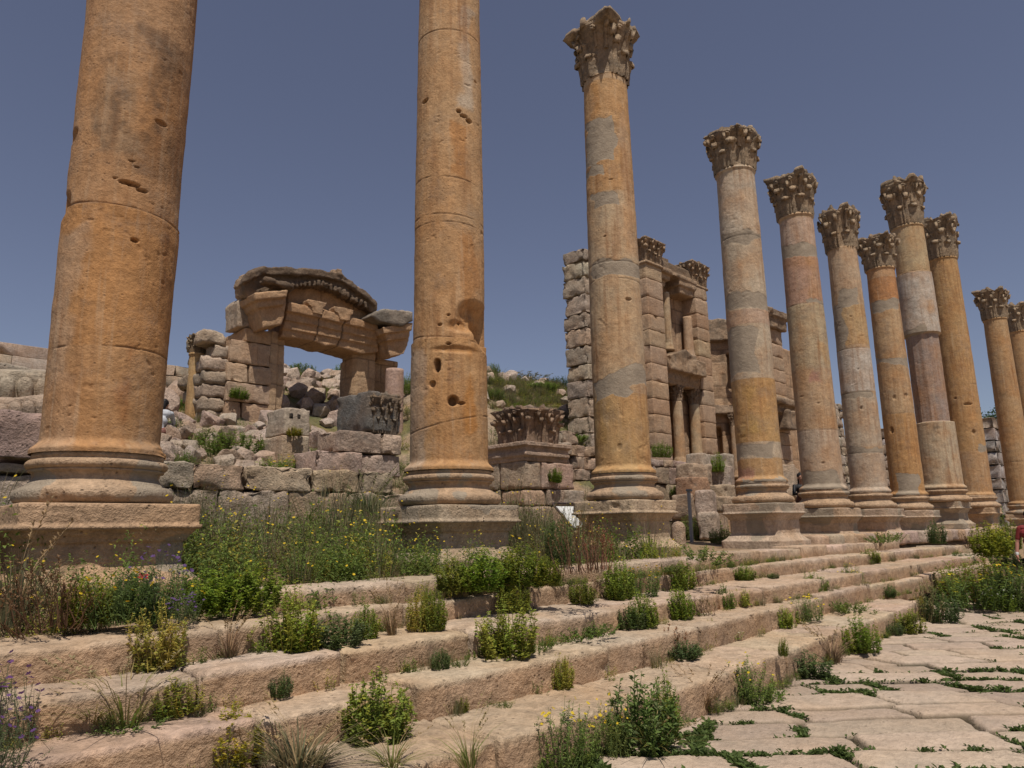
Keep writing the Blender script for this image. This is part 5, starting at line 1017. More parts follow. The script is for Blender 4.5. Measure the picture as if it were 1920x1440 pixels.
PL = [
 # tread under the top riser
 ('yellow', 297, 1254, 112, 82, G2, 'tall golden yellow herb against the top riser, nearest the bottom left corner'),
 ('drygrass', 428, 1236, 72, 60, G2, 'thin wispy dry grass right of the golden yellow herb on the steps'),
 ('yellow', 556, 1220, 118, 100, G2, 'big yellow green herb clump on the steps below the gap of the first two columns', (.8, .95, .7)),
 ('dark', 628, 1212, 62, 90, G2, 'low grey green herb sprawling right of the big yellow green clump'),
 ('green', 684, 1198, 62, 46, G2, 'small bright green herb right of the grey green one against the top riser'),
 ('drygrass', 735, 1190, 78, 40, G2, 'straw coloured grass wisp left of the tall two tone herb'),
 ('yellow', 785, 1184, 92, 50, G2, 'tall straw yellow herb under the second column'), ('green', 815, 1182, 84, 46, G2, 'green herb leaning on the straw yellow herb under the second column'),
 ('green', 960, 1150, 66, 58, G2, 'olive green herb in front of the pale riser block'),
 ('green', 1092, 1133, 48, 46, G2, 'rounded green herb alone on the orange riser block'),
 ('green', 1163, 1124, 82, 56, G2, 'tall bright green herb where the top riser turns, below the third column'),
 ('flower', 1205, 1118, 62, 62, G2, 'straggly olive weed right of the tall bright green herb below the third column'),
 ('yellow', 1280, 1104, 56, 46, G2, 'yellow green herb on the top riser right of the third pedestal', (.85, 1, .8)),
 ('green', 1395, 1089, 30, 36, G2, 'small green herb against the top riser in front of the fourth column'),
 ('dark', 1450, 1085, 12, 20, G2, 'tiny herb at the top riser below the fourth pedestal'),
 ('green', 1632, 1056, 26, 32, G2, 'small green herb on the upper step before the sixth column'),
 ('dark', 1808, 1057, 20, 36, G3, 'grey green herb near the far end of the upper steps'),
 # second tread
 ('grass', 72, 1290, 34, 70, G3, 'thin green grass tuft on the second tread at the far left'),
 ('yellow', 955, 1232, 112, 104, G3, 'wide leafy yellow green herb in the middle of the steps', (.75, .95, .7)),
 ('low', 1100, 1198, 28, 110, G3, 'creeping green weed along the foot of the middle riser'),
 ('low', 1010, 1222, 22, 60, G3, 'creeping weed at the right foot of the wide leafy herb'),
 ('dark', 1188, 1180, 50, 60, G3, 'grey green low herb left of a brighter one on the middle riser'), ('green', 1214, 1178, 70, 44, G3, 'bright herb standing right of the grey green low one on the middle riser'),
 ('green', 1279, 1163, 66, 42, G3, 'narrow upright bright green herb below the third pedestal'),
 ('dry', 1318, 1155, 36, 50, G3, 'brownish low weed right of the narrow upright herb'),
 ('green', 1361, 1143, 44, 30, G3, 'dense dark green herb of a pair below the fourth column', (.65, .8, .8)), ('yellow', 1390, 1138, 34, 40, G3, 'yellowish herb of a pair below the fourth column'),
 ('green', 1527, 1110, 34, 42, G3, 'round dark green herb on the steps before the fifth column', (.7, .85, .8)),
 ('flower', 1596, 1096, 38, 38, G3, 'round herb with yellow flowers on the steps before the sixth column'),
 ('dark', 826, 1254, 42, 34, G3, 'thin weed at the foot of the second riser under the second column'), ('low', 862, 1250, 14, 30, G3, 'tiny creeping weed at the joint of the second riser'),
 # third tread
 ('dark', 528, 1306, 42, 36, G3, 'small dark upright herb against the third riser'),
 ('yellow', 330, 1342, 62, 78, G3, 'yellow leafed herb above the bottom left bush', (1, .95, .8)),
 ('oat', 235, 1362, 110, 150, G3, 'long arching wild oat stalks lying over the lower left steps'), ('oat', 175, 1365, 60, 120, G3, 'flattened oat blades left of the arching stalks'), ('low', 240, 1364, 18, 100, G3, 'flattened dry green mat at the foot of the arching oat stalks'),
 ('purple', 12, 1400, 120, 96, G3, 'purple flowering weed at the bottom left corner'),
 ('purple', -10, 1440, 90, 90, G3, 'second purple weed cut by the left edge of the frame'),
 # paving strip under the lowest riser
 ('green', 424, 1436, 92, 92, G4, 'dense lime green bush against the lowest riser at the bottom left', (1.45, 1.2, .8)),
 ('green', 706, 1390, 116, 112, G4, 'bright green leafy bush against the lowest riser, most striking of all'),
 ('grass', 560, 1446, 76, 120, G4, 'grey green grass tuft at the bottom edge left of the bright bush'),
 ('yellow', 1053, 1292, 64, 46, G4, 'pale yellow herb alone on the lowest riser at the centre'),
 ('dry', 1197, 1250, 46, 32, G4, 'dry brown stalks left of the reddish weed clump'),
 ('green', 1240, 1236, 42, 28, G4, 'small green herb at the left of the reddish dry clump'), ('dry', 1262, 1232, 62, 50, G4, 'reddish dry stalks in the clump on the lowest riser', (1.3, .9, .8)), ('dark', 1283, 1236, 36, 60, G4, 'dark green leaves spilling right of the reddish dry stalks'),
 ('yellow', 1331, 1211, 48, 32, G4, 'yellow herb beside the white flowers on the lowest riser'), ('white', 1362, 1200, 22, 60, G4, 'patch of small white flowers at the foot of the lowest riser'),
 ('green', 1424, 1184, 36, 20, G4, 'slim green herb right of the white flowers'), ('yellow', 1470, 1176, 38, 40, G4, 'yellow green herb left of the bushy weed on the lowest riser', (.75, .95, .6)), ('flower', 1515, 1166, 50, 56, G4, 'bushy dark weed in the middle of the curving lowest riser'),
 ('low', 1590, 1148, 22, 70, G4, 'creeping weed over the paving below the sixth column'), ('dark', 1660, 1120, 26, 30, G4, 'small dark weed near the far end of the lowest riser'),
 ('green', 861, 1336, 32, 30, G4, 'small green weed in the crack of the lowest riser block'), ('low', 945, 1326, 10, 26, G4, 'tiny weed on the paving strip near the centre'),
 ('oat', 735, 1440, 62, 90, G4, 'wild oat stalks at the bottom edge right of the bright bush'), ('oat', 880, 1440, 84, 90, G4, 'wild oats with drooping heads at the bottom edge, left of the yellow flowers'),
 # road level, along the kerb
 ('flower', 1062, 1446, 124, 116, ZR, 'dark weed full of yellow flowers at the bottom edge below the kerb'),
 ('flower', 1150, 1418, 96, 70, ZR, 'leafy weed between the yellow flowers and the big dark bush'), ('dark', 1205, 1402, 128, 120, ZR, 'big dark green bush against the kerb at the bottom centre', (1.1, 1.25, .9)), ('green', 1245, 1385, 112, 44, ZR, 'tall bright herb in the right side of the big dark bush'),
 ('oat', 1225, 1408, 70, 130, ZR, 'long grass blades spreading from the foot of the big dark bush'),
 ('drygrass', 1322, 1334, 62, 54, ZR, 'dry grass tuft with bristly heads against the kerb'),
 ('flower', 1408, 1312, 74, 76, ZR, 'yellow flowering weed against the kerb right of the dry tuft'), ('low', 1430, 1312, 20, 66, ZR, 'dark creeping weed at the foot of the yellow flowering one by the kerb'),
 ('dark', 1515, 1266, 40, 72, ZR, 'low dark green weed at the kerb before the fifth column'), ('drygrass', 1562, 1240, 48, 60, ZR, 'brown dry grass tuft on the kerb right of the low dark weed'),
 ('green', 1468, 1230, 32, 16, G4, 'small green herb on the edge of the kerb top'),
 ('green', 1620, 1226, 62, 52, ZR, 'leafy green weed with brown tips against the kerb'), ('green', 1704, 1188, 42, 38, ZR, 'round green weed near the rounded end of the kerb'), ('dark', 1682, 1192, 26, 26, ZR, 'small dark weed just left of the rounded kerb end'),
 ('dry', 1745, 1166, 66, 50, ZR, 'tall dark stalky weed at the rounded kerb end', (.8, 1, .8)), ('yellow', 1730, 1160, 40, 30, ZR, 'yellow herb behind the rounded kerb end'), ('dark', 1765, 1166, 50, 50, ZR, 'dark leafy weed right of the rounded kerb end'),
 # big flowering bush far right
 ('flower', 1830, 1142, 62, 110, ZR, 'broad bush covered in small yellow flowers at the right, left part'), ('shrub', 1845, 1128, 76, 120, ZR, 'big soft green shrub rising behind the yellow flowers at the right', (1.6, 1.4, .9)), ('flower', 1890, 1142, 76, 80, ZR, 'yellow flowered bush touching the right edge of the frame'), ('white', 1880, 1146, 36, 50, ZR, 'sprig of white flowers before the yellow flowered bush'), ('shrub', 1925, 1140, 70, 90, ZR, 'dark green shrub cut by the right edge of the frame'),
 # between and beside the pedestals
 ('yellow', 1222, 1072, 66, 52, Z1, 'bright yellow green herb in front of the third pedestal corner', (.85, 1.05, .8)), ('yellow', 1262, 1068, 48, 44, Z1, 'paler yellow herb right of the bright one before the third pedestal'), ('low', 1240, 1075, 16, 100, Z1, 'creeping green at the foot of the yellow herbs by the third pedestal'),
 ('shrub', 1312, 1015, 54, 84, Z0, 'dark leafy shrub between the third and fourth pedestals'), ('low', 1320, 1050, 24, 90, Z0, 'low green mat on the top step left of the fourth pedestal'), ('shrub', 1352, 1020, 34, 40, Z0, 'small shrub touching the fourth pedestal from the left'),
 ('dark', 1512, 1038, 22, 22, Z1, 'little herb at the corner of the fourth pedestal on the upper step'), ('green', 1640, 1012, 34, 34, Z0, 'green weeds between the fifth and sixth pedestals'), ('low', 1660, 1016, 18, 50, Z0, 'low green weeds before the sixth pedestal'), ('dark', 1757, 1020, 42, 28, Z0, 'bushy herb between the seventh and eighth pedestals'),
 ('green', 1858, 1042, 54, 56, Z1, 'bright green bush in front of the ninth pedestal', (1.2, 1.2, .8)), ('shrub', 1846, 990, 54, 50, Z0, 'dark shrub climbing the ninth pedestal'), ('green', 1890, 1030, 50, 36, Z1, 'green bush left of the last full pedestal'), ('dark', 1890, 1068, 44, 40, Z3, 'dark grassy weed at the far end of the lowest step'), ('dry', 1830, 1030, 36, 40, Z1, 'brownish weeds at the end of the upper step before the ninth column'),
 # first columns' weeds, singled out
 ('green', 160, 1172, 84, 80, Z1 + .05, 'leafy yellowish green weed right of the bare twigs, before the first pedestal', (1.2, 1.1, .8)), ('dark', 250, 1168, 96, 90, Z1 + .05, 'tall grey green weed behind the red poppy'), ('flower', 325, 1158, 84, 80, Z1 + .05, 'yellow flowering weed at the right corner of the first pedestal'),
 ('purple', 288, 1160, 120, 84, Z1 + .05, 'dusky purple flowering bush before the first pedestal'), ('flower', 215, 1172, 96, 86, Z1 + .05, 'yellow flowering weed in front of the first pedestal'), ('dry', 75, 1185, 120, 110, Z1 + .05, 'bare reddish twigs in front of the first pedestal', (.8, .62, .6)), ('dry', 128, 1178, 80, 80, Z1 + .05, 'second clump of bare twigs before the first pedestal', (.8, .65, .6)), ('grass', 20, 1175, 130, 90, Z1 + .05, 'tall grey grass clump at the left edge before the first pedestal'), ('purple', 345, 1165, 46, 60, Z1 + .05, 'small purple weed low beside the dusky purple bush'),
 ('green', 400, 1148, 78, 90, Z1 + .05, 'dense bright green bush left of centre behind the top step', (.9, 1.05, .8)), ('green', 475, 1142, 86, 96, Z1 + .05, 'second dense green bush right beside the first behind the top step', (.9, 1.05, .8)),
 ('green', 905, 1106, 76, 84, Z1 + .05, 'large green bush in front of the second pedestal', (.85, .95, .75)), ('green', 975, 1098, 80, 92, Z1 + .05, 'widest green bush right of the second pedestal', (.85, .95, .75)), ('green', 850, 1108, 66, 60, Z1 + .05, 'flower dotted green bush left of the large bush at the second pedestal'), ('green', 1025, 1098, 56, 56, Z1 + .05, 'low green bush at the right end of the weed bed'),
 ('dry', 1088, 1075, 120, 100, Z0, 'tall dry brown weed left of the third pedestal', (.9, .8, .8)), ('dry', 1120, 1068, 90, 60, Z0, 'dry reddish weed touching the third pedestal', (1.2, .8, .8)), ('dark', 1052, 1062, 110, 50, Z0, 'tall dark leafy weed below the information panel'), ('yellow', 600, 1110, 60, 60, Z1 + .02, 'yellow green herb growing at the white kerb stone'), ('green', 585, 1108, 60, 40, Z1 + .02, 'pale herb left of the yellow green one at the white kerb stone'),
]
for t in PL: plant(*t[:7], **({'tintc': t[7]} if len(t) > 7 else {}))
# poppy
b = Buf(); p = at_z(258, 1150, Z1 + .05); r = np.random.default_rng(2); pp = p + np.array([0, -.05, .27]); FV, FT = flowers(r, [pp], .045, (.42, .01, .025), 5); b.add(FV, quads(len(FV)), FT)
po = empty('red_poppy', tuple(p), 'single dark red poppy among the weeds before the first pedestal', 'poppy'); b.obj('flower', M_FLOWER, po, False); b = Buf(); tube(b, [p, pp], .003, 6, GREEN); b.obj('stem', M_DRY, po)
# shrubs on the ruins
for key, px, py, hp, wp, Y, lab, tc in [
 ('shrub', 440, 865, 62, 120, 14.6, 'dark green shrub sprawling over the boulders below the gateway', (1, 1.1, .8)), ('shrub', 400, 835, 36, 70, 15.5, 'smaller shrub above left of the sprawling dark one', (1, 1.1, .8)), ('green', 345, 890, 44, 36, 13.0, 'narrow green weed among boulders right of the first column', (.7, .8, .8)),
 ('flower', 545, 895, 44, 110, 13.4, 'yellowish flowering weeds on top of the low wall', (1.3, 1.3, .9)), ('green', 586, 892, 42, 50, 13.3, 'green weed beside the wall blocks left of the pinkish wall', (.8, .9, .8)), ('grass', 690, 975, 66, 76, 11.2, 'dark upright weeds against the low wall left of the second pedestal', (.55, .75, .5)),
 ('green', 447, 748, 24, 34, 19.85, 'green sprig rooted in the gateway wall', (.7, .9, .8)), ('green', 553, 818, 20, 28, 14.0, 'olive sprig growing on the upright block', (1.3, 1.1, .8)), ('shrub', 1092, 785, 66, 52, 17.8, 'grey green shrub on the terrace left of the third column', (1.3, 1.4, 1.3)), ('shrub', 1048, 702, 26, 46, 24, 'dark bush on the mound skyline beside the ashlar wall', (.5, .6, .6)),
 ('dry', 985, 718, 26, 100, 22, 'brownish grass clump across the mound top', (1, 1.2, .8)), ('shrub', 1012, 735, 18, 70, 21.5, 'green weeds under the mound skyline', (1.2, 1.3, .9)), ('shrub', 930, 750, 26, 34, 20.5, 'dark weed clump on the left of the mound slope', (.9, 1, .9)), ('shrub', 925, 705, 30, 30, 24, 'green bush at the mound edge right of the second column', (1, 1.2, .9)),
 ('green', 1040, 905, 30, 28, 11.9, 'green weed hanging from the pier masonry', (.8, .9, .7)), ('dark', 1130, 910, 30, 34, 13.8, 'green weed on the rubble left of the third column', (1, 1.2, .9)), ('yellow', 1345, 885, 40, 26, 12.1, 'leafy weed growing between the blocks left of the fourth column', (.6, .9, .6)), ('green', 1270, 930, 22, 22, 12.8, 'dark weed in the low wall behind the sign post', (.6, .7, .7)), ('shrub', 1240, 858, 34, 40, 14.6, 'weeds on the podium edge right of the third column', (1.1, 1.2, .8)),
 ('shrub', 10, 800, 56, 60, 14.5, 'green bush on the slope at the left edge', (1.1, 1.3, .8)), ('dry', 55, 705, 30, 60, 17, 'grassy tuft above the leaf bossed fragment', (.9, 1.3, .8)), ('shrub', 330, 765, 22, 50, 20.5, 'green weeds left of the slender column', (1, 1.2, .9)), ('shrub', 320, 815, 34, 46, 17.2, 'grey bush beside the crouching visitor', (1.1, 1.1, 1.2)),
 ('shrub', 640, 695, 30, 50, 24, 'tall green weeds on the heap at the right of the gateway opening', (1.1, 1.3, .8)), ('shrub', 565, 690, 26, 54, 24, 'green weeds at the left of the gateway opening', (1, 1.1, .8)), ('shrub', 766, 740, 50, 30, 22, 'green bush peeping left of the second column', (1.2, 1.4, .8)), ('shrub', 1080, 835, 16, 60, 16.5, 'grass fringe on the terrace above the lower rubble wall', (1.2, 1.2, .9))]:
    if px not in (447, 553, 690, 1040, 1345, 1270, 1240, 545, 586): Y, zz_ = on_hill(px, py); p = at_y(px, py, Y); p[2] = zz_ - .03
    else: p = at_y(px, py, Y)
    D = float(np.linalg.norm(p)); ppm = FPX / (D * .97); place(key, (p[0], p[1], p[2]), hp / ppm, wp / ppm, lab, tintc=tc)

# ---- uncountable ground cover (step_weeds lie along the feet of the risers)
def baked(name, label, mat, items, tints=None):
    b = Buf()
    for V, T, (x, y, z), s, sz, a in items: b.add((V * np.array([s, s, sz])) @ rotz(a).T + np.array([x, y, z]), quads(len(V)), T)
    o = b.obj(name, mat, None, False); tag(o, label, 'weeds', kind='stuff'); return o
r = np.random.default_rng(77); small = []
for i in range(4):
    small.append(('h', *herb(r, h=.34, w=.34, ns=16, nl=16, leaf=.034, col=GREEN * .95, col2=DGREEN, mixc=.3)[:2])); small.append(('y', *herb(r, h=.36, w=.3, ns=14, nl=15, leaf=.030, col=GREEN, col2=YEL, mixc=.45)[:2])); small.append(('g', *grassblades(r, h=.5, w=.35, n=70, wd=.004, col=GREY, col2=STRAW * .8, mixc=.4)))
    small.append(('d', *herb(r, h=.5, w=.4, ns=18, nl=10, leaf=.022, col=BROWN * 1.3, col2=GREY, mixc=.5, aspect=.25)[:2])); small.append(('k', *herb(r, h=.34, w=.36, ns=16, nl=14, leaf=.036, col=DGREEN * 1.2, col2=GREEN, mixc=.4, aspect=.35)[:2]))
def wz(x, y): return float(walk_z(np.array([[x, y, 0.]]))[0][0])
byk = {}
for s in small: byk.setdefault(s[0], []).append(s)
items = []; fpts = []
ped = [(c['X'], c['Y']) for c in COLS]
for i in range(2300):
    x, y = r.uniform(-4.5, 11.3), r.uniform(5.75, 11.8)
    if any(abs(x - a) < .72 and abs(y - c) < .72 for a, c in ped): continue
    if y < 6.05 and x > 3.2: continue
    dens = smooth(10.5, 7.8, x) * (1 if y < 8.2 else .75); 
    if r.random() > dens: continue
    u = fbm(np.array([[x * .7, y * .7, 3.]]), 3)[0]
    k = 'h' if u > .12 else ('g' if u > -.05 else ('d' if u > -.2 else 'k'))
    if r.random() < .4: k = 'ydgdk'[r.integers(5)]
    if y > 8.3: k = 'gkhdk'[r.integers(5)]
    s_ = byk[k][r.integers(4)]; sc = r.uniform(.8, 1.35) * (1.0 if y < 6.8 else 1.3); sz = sc * r.uniform(.8, 1.35) * (1.45 if y > 7.5 else 1.15) * (.75 if y < 6.3 else 1)
    z = wz(x, y) - .02; items.append((s_[1], s_[2], (x, y, z), sc, sz, r.uniform(0, 6.28)))
    if r.random() < .55 and y < 8.2: fpts += [np.array([x + r.normal() * .15, y + r.normal() * .15, z + .36 * sz * r.uniform(.8, 1.3)]) for _ in range(r.integers(1, 4))]
baked('weed_bed', 'dense bed of mixed green and brown weeds around the first two pedestals', M_LEAF, items)
b = Buf(); FV, FT = flowers(r, fpts, .013, YFL); b.add(FV, quads(len(FV)), FT); tag(b.obj('yellow_flowers', M_FLOWER, None, False), 'scatter of tiny yellow flowers over the weed bed', 'flowers', kind='stuff')
# little weeds and dry stalks along the feet of the risers
items = []
for fy, z, x0, x1 in ((Y1, Z2, -3, 22), (Y2, Z3, -3, 21), (Y3, Z4, -3, 20), (Y4, ZR, 3.5, 12.5), (Y0, Z1, 3, 14)):
    for i in range(330):
        x = r.uniform(x0, x1); u = fbm(np.array([[x * 1.1, z * 9, 5.]]), 3)[0]
        if u < .02 and r.random() < .8: continue
        k = 'hydgk'[r.integers(5)]; s_ = byk[k][r.integers(4)]; sc = r.uniform(.16, .5); items.append((s_[1], s_[2], (x, float(fy(x)) - r.uniform(.0, .09), z - .01), sc, sc * r.uniform(.6, 1.1), r.uniform(0, 6.28)))
baked('step_weeds', 'tiny weeds and dry stalks growing along the feet of the step risers', M_LEAF, items)
# weeds on the mound
items = []
for i in range(3400):
    q, y = r.uniform(.0, 1.25), 12.8 + 15 * r.random() ** 1.1; x = q * y; g = fbm(np.array([[x * .45, y * .45, 0.]]), 4)[0]
    if g < -.02 and r.random() < .75: continue
    if .40 < q < .68 and 19.4 < y < 22.2: continue
    k = 'hyggkd'[r.integers(6)]; s_ = byk[k][r.integers(4)]; sc = r.uniform(.7, 1.5); items.append((s_[1], s_[2], (x, y, hz(x, y) - .03), sc, sc * r.uniform(.5, 1.0), r.uniform(0, 6.28)))
for i in range(900):
    q, y = r.uniform(.83, 1.10), r.uniform(19.6, 25.5); x = q * y; s_ = byk['hyg'[r.integers(3)]][r.integers(4)]; sc = r.uniform(.9, 1.7); items.append((s_[1], s_[2], (x, y, hz(x, y) - .03), sc, sc * r.uniform(.5, .9), r.uniform(0, 6.28)))
baked('slope_weeds', 'patches of grass and weeds growing between stones of the mound', M_LEAF, items)
# weeds in the paving joints
P_, j2, j1 = roadP, roadE['j2'], roadE['j1']; nz_ = fbm(np.stack([P_[:, 0] * .9, P_[:, 1] * .9, 0 * P_[:, 0] + 4], 1), 3)
vis = (P_[:, 0] > 1.5) & (P_[:, 1] > .3) & (P_ @ np.array([.694, .72, 0]) > 3.9)
pr = np.clip(j2 * smooth(-.25, .25, nz_) + j1 * .75 * smooth(-.2, .35, nz_), 0, 1); ok = np.where((pr > .25) & vis & (P_[:, 1] < 5.0) & (P_[:, 0] < 26))[0]; D = np.hypot(P_[ok, 0], P_[ok, 1]); area = roadArea[ok]
wgt = pr[ok] ** 2 * area / np.maximum(D, 3) ** .7; sel = r.choice(ok, size=30000, p=wgt / wgt.sum(), replace=True); w2 = pr[ok] * area / np.maximum(D, 3) ** 1.1; sd = np.repeat(r.choice(ok, size=640, p=w2 / w2.sum()), 40); n1_ = len(sel); sel = np.concatenate([sel, sd])
pts = P_[sel] + np.stack([r.normal(size=len(sel)) * .012, r.normal(size=len(sel)) * .012, r.uniform(.015, .04, len(sel))], 1); n = len(pts); pts[n1_:, :2] += r.normal(size=(n - n1_, 2)) * np.repeat(r.uniform(.012, .04, 640), 40)[:, None]; ang = r.uniform(0, 6.28, n); d = unit(np.stack([np.cos(ang), np.sin(ang), r.uniform(.15, 1.3, n)], 1)); ln = r.uniform(.02, .055, n) * (.6 + .7 * pr[sel]) * np.where(np.arange(n) >= n1_, 1.15, 1.0); V = leaf_quads(pts, d, np.array([0, 0, 1.]) + r.normal(size=(n, 3)) * .4, ln, ln * .5, r)
b = Buf(); b.add(V, quads(len(V)), np.repeat((DGREEN * .85)[None] * r.uniform(.6, 1.6, (n, 1)), 4, 0)); tag(b.obj('joint_weeds', M_LEAF, None, False), 'low dark weeds filling the joints between the paving slabs', 'weeds', kind='stuff')
# ================================================================== PEOPLE
SKIN = (.40, .215, .145); HAIR = (.012, .010, .010)
def capsule(raw, a, b_, r0, r1, n=10):
    a, b_ = np.array(a, float), np.array(b_, float); d = b_ - a; L = np.linalg.norm(d); d = d / max(L, 1e-6); u = np.cross(d, [0, 0, 1.]) if abs(d[2]) < .9 else np.cross(d, [1., 0, 0]); u /= np.linalg.norm(u); v = np.cross(d, u)
    rows = [(a - d * r0 * math.cos(t), max(1e-4, r0 * math.sin(t))) for t in (0.05, .5, 1.0)] + [(a, r0), (a + (b_ - a) * .5, (r0 + r1) / 2), (b_, r1)] + [(b_ + d * r1 * math.sin(t), max(1e-4, r1 * math.cos(t))) for t in (.5, 1.0, 1.5)]
    th = np.linspace(0, 2 * np.pi, n, endpoint=False); V = np.array([[p + r * (math.cos(t) * u + math.sin(t) * v) for p, r in rows] for t in th]); k = len(rows)
    raw.add(V.reshape(-1, 3), ring_quads(n, k)); i0 = np.arange(n) * k
    raw.add(np.zeros((0, 3)), np.zeros((0, 4), int)); base = raw.n - n * k
    c0 = [[base + i0[0], base + i0[j + 1], base + i0[j]] for j in range(1, n - 1)]; c1 = [[base + i0[0] + k - 1, base + i0[j] + k - 1, base + i0[j + 1] + k - 1] for j in range(1, n - 1)]; raw.t.append(np.array(c0 + c1))
def make_person(label, caps, head, face, hair_long, loc, yaw, voxel, cols):
    """caps: (a, b, ra, rb, colour key); head centre; face direction"""
    R = rotz(yaw); o = empty('person', tuple(loc), label, 'person'); raw = Buf(); seg = []
    f = np.array(face, float); f /= np.linalg.norm(f); s = np.cross(f, [0, 0, 1.]); s /= np.linalg.norm(s); up = np.cross(s, f); h = np.array(head, float)
    hc = [(h + up * .03 - f * .012, h + up * .045 - f * .03, .088, .088, 'skin'), (h - up * .06 + f * .03, h + up * .02 + f * .02, .056, .074, 'skin'), (h - up * .012 + f * .088, h - up * .028 + f * .100, .011, .015, 'skin'), (h - up * .062 + f * .078, h - up * .062 + f * .082, .018, .016, 'lip'),
          (h + s * .082 - up * .015, h + s * .085 + up * .015, .016, .018, 'skin'), (h - s * .082 - up * .015, h - s * .085 + up * .015, .016, .018, 'skin'), (h - up * .07, h - up * .19 - f * .01, .052, .058, 'skin')]
    for c in caps + hc: capsule(raw, *c[:4]); seg.append(c)
    v, n, q4, q3 = remesh(raw, voxel); best = np.full(len(v), 9e9); tin = np.zeros((len(v), 3))
    for a, b_, r0, r1, k in seg:
        a, b_ = np.array(a), np.array(b_); d = b_ - a; t = np.clip(((v - a) @ d) / max(d @ d, 1e-9), 0, 1); dist = np.linalg.norm(v - a - t[:, None] * d, axis=1) - (r0 + (r1 - r0) * t); m = dist < best; best = np.where(m, dist, best); tin[m] = cols.get(k, SKIN)
    for e_ in (-1, 1):
        ey = h + f * .088 + s * e_ * .033 + up * .012; tin[np.linalg.norm(v - ey, axis=1) < .013] = (.03, .02, .02)
    b = Buf(); b.add(v @ R.T + np.array(loc), q4, tin)
    if len(q3): b.t.append(q3)
    b.obj('body', M_PLAIN, o)
    raw = Buf(); capsule(raw, h + up * .05 - f * .02, h + up * .055 - f * .04, .099, .098); capsule(raw, h + up * .02 - f * .055, h - up * (.06 + hair_long) - f * .07, .08, .06 + hair_long * .15)
    v, n, q4, q3 = remesh(raw, max(voxel, .012)); v = v + n * (.006 * fbm(v * 30, 3))[:, None]; b = Buf(); b.add(v @ R.T + np.array(loc), q4, HAIR)
    if len(q3): b.t.append(q3)
    b.obj('hair', M_PLAIN, o); return o
def hand(wrist, d, side, fwd, s=1.0):
    w_ = np.array(wrist, float); d = np.array(d, float); d /= np.linalg.norm(d); si = np.array(side, float); fw = np.array(fwd, float); out = [(w_, w_ + d * .05, .024, .030, 'skin'), (w_ + d * .045 + si * .018, w_ + d * .085 + si * .022, .018, .014, 'skin'), (w_ + d * .045 - si * .018, w_ + d * .085 - si * .022, .018, .014, 'skin'), (w_ + d * .05, w_ + d * .09, .02, .016, 'skin')]
    for k, (off, ln) in enumerate(((.030, .066), (.011, .076), (-.010, .070), (-.029, .055))):
        a = w_ + d * .090 + si * off; b1 = a + d * ln * .5 + fw * .008; b2 = b1 + d * ln * .42 + fw * .022; out += [(a, b1, .0095, .009, 'skin'), (b1, b2, .009, .0075, 'skin')]
    a = w_ + d * .03 + si * .026; b1 = a + d * .03 + si * .022 + fw * .012; out += [(a, b1, .013, .011, 'skin'), (b1, b1 + d * .03 + fw * .01, .011, .009, 'skin')]
    return out
# walker at the right edge: only the arm is inside the frame
hp = at_z(1914, 1046, -.78); hw = np.array([hp[0], hp[1]]); ctr = hw + np.array([.723, -.691]) * .30
yaw = math.atan2(-ctr[1], -ctr[0]) ; Rl = rotz(-yaw)
wl = Rl @ np.array([hw[0] - ctr[0], hw[1] - ctr[1], 0])   # wrist in the walker's own frame (x = facing)
sy = math.copysign(1, wl[1]); C_ = []
for sd in (-1, 1):
    C_ += [((0, sd * .095, .92), (.04 * sd, sd * .10, .50), .088, .058, 'shorts'), ((.04 * sd, sd * .10, .50), (.02 + .10 * sd, sd * .105, .10), .052, .036, 'skin'), ((.02 + .10 * sd, sd * .105, .045), (.19 + .10 * sd, sd * .12, .035), .042, .034, 'shoe')]
C_ += [((0, 0, .95), (0, 0, 1.12), .135, .125, 'shirt'), ((0, -.05, 1.15), (0, .05, 1.15), .12, .12, 'shirt'), ((0, -.10, 1.32), (0, .10, 1.32), .115, .115, 'shirt'), ((0, -.15, 1.43), (0, .15, 1.43), .065, .065, 'shirt')]
for sd in (-1, 1):
    sh = np.array([0, sd * .19, 1.42]); el = np.array([.0, sd * .27, 1.13]); wr = np.array([.05, sd * .30, .89]); C_ += [(sh, sh + (el - sh) * .7, .058, .050, 'shirt'), (sh + (el - sh) * .6, el, .044, .040, 'skin'), (el, wr, .042, .028, 'skin'), (wr - (wr - el) * .10, wr - (wr - el) * .02, .034, .034, 'watch')] + hand(wr, (.12, .02 * sd, -1), (1, 0, 0), (0, -sd, 0))
make_person('walker at the right edge in a red top, bare forearm with a pale watch', C_, (.01, 0, 1.66), (1, 0, 0), .08, (ctr[0], ctr[1], ZR + .0), yaw, .009, dict(shirt=(.20, .03, .03), shorts=(.05, .05, .07), shoe=(.1, .08, .07), watch=(.6, .6, .58), lip=(.3, .12, .1), skin=(.42, .20, .15)))
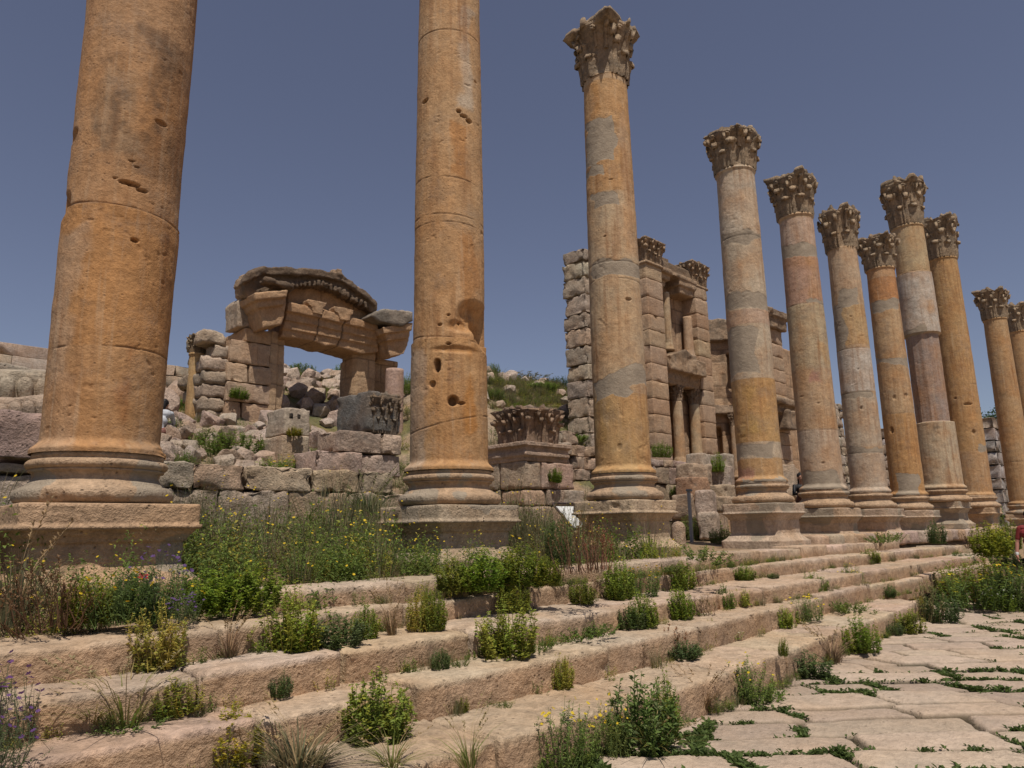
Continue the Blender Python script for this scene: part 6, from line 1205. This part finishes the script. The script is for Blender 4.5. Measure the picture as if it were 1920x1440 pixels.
# crouching visitor in white beyond the first column
yv = next((y for y in np.arange(14, 24, .1) if hz(at_y(299, 826, y)[0], y) > at_y(299, 826, y)[2]), 18.0); p = at_y(295, 830, yv); zg = p[2] - .12; C_ = []
for sd in (-1, 1):
    C_ += [((-.12, sd * .11, .34), (.26, sd * .14, .46), .10, .068, 'trousers'), ((.26, sd * .14, .46), (.06, sd * .13, .08), .062, .042, 'trousers'), ((.06, sd * .13, .04), (.22, sd * .14, .035), .042, .034, 'shoe'), ((.17, sd * .19, .80), (.34, sd * .20, .60), .058, .042, 'shirt'), ((.34, sd * .20, .60), (.48, sd * .10, .50), .040, .028, 'skin')] + hand((.48, sd * .10, .50), (1, -sd * .3, -.2), (0, sd, 0), (0, 0, -1))
C_ += [((-.14, 0, .36), (.0, 0, .60), .14, .135, 'shirt'), ((.0, -.05, .6), (.0, .05, .6), .13, .13, 'shirt'), ((.12, -.1, .78), (.12, .1, .78), .115, .115, 'shirt')]
make_person('visitor in a white shirt with black hair crouching among the boulders', C_, (.24, 0, 1.0), (.9, 0, -.3), .02, (p[0], p[1], zg), .9, .014, dict(shirt=(.42, .43, .45), trousers=(.20, .09, .07), shoe=(.05, .05, .05), lip=(.3, .12, .1)))
# seated figure in black behind the fifth column
p = at_y(1506, 944, 8.75); C_ = []
for sd in (-1, 1):
    C_ += [((0, sd * .1, .12), (.42, sd * .12, .30), .10, .07, 'skirt'), ((.42, sd * .12, .30), (.62, sd * .12, .06), .062, .045, 'skirt'), ((.62, sd * .12, .05), (.76, sd * .13, .07), .04, .033, 'shoe'), ((.0, sd * .18, .52), (.12, sd * .24, .30), .055, .045, 'top'), ((.12, sd * .24, .30), (.32, sd * .16, .30), .042, .03, 'top')] + hand((.32, sd * .16, .31), (1, -sd * .2, .1), (0, sd, 0), (0, 0, -1))
C_ += [((-.02, 0, .14), (-.03, 0, .34), .14, .13, 'top'), ((-.03, -.09, .47), (-.03, .09, .47), .11, .11, 'top')]
make_person('visitor in black sitting against the base of the fifth column', C_, (.0, 0, .74), (1, 0, -.05), .16, (p[0], p[1], p[2] - .05), math.atan2(-.6, -.8), .014, dict(top=(.012, .012, .014), skirt=(.07, .025, .03), shoe=(.03, .03, .03), lip=(.3, .12, .1)))
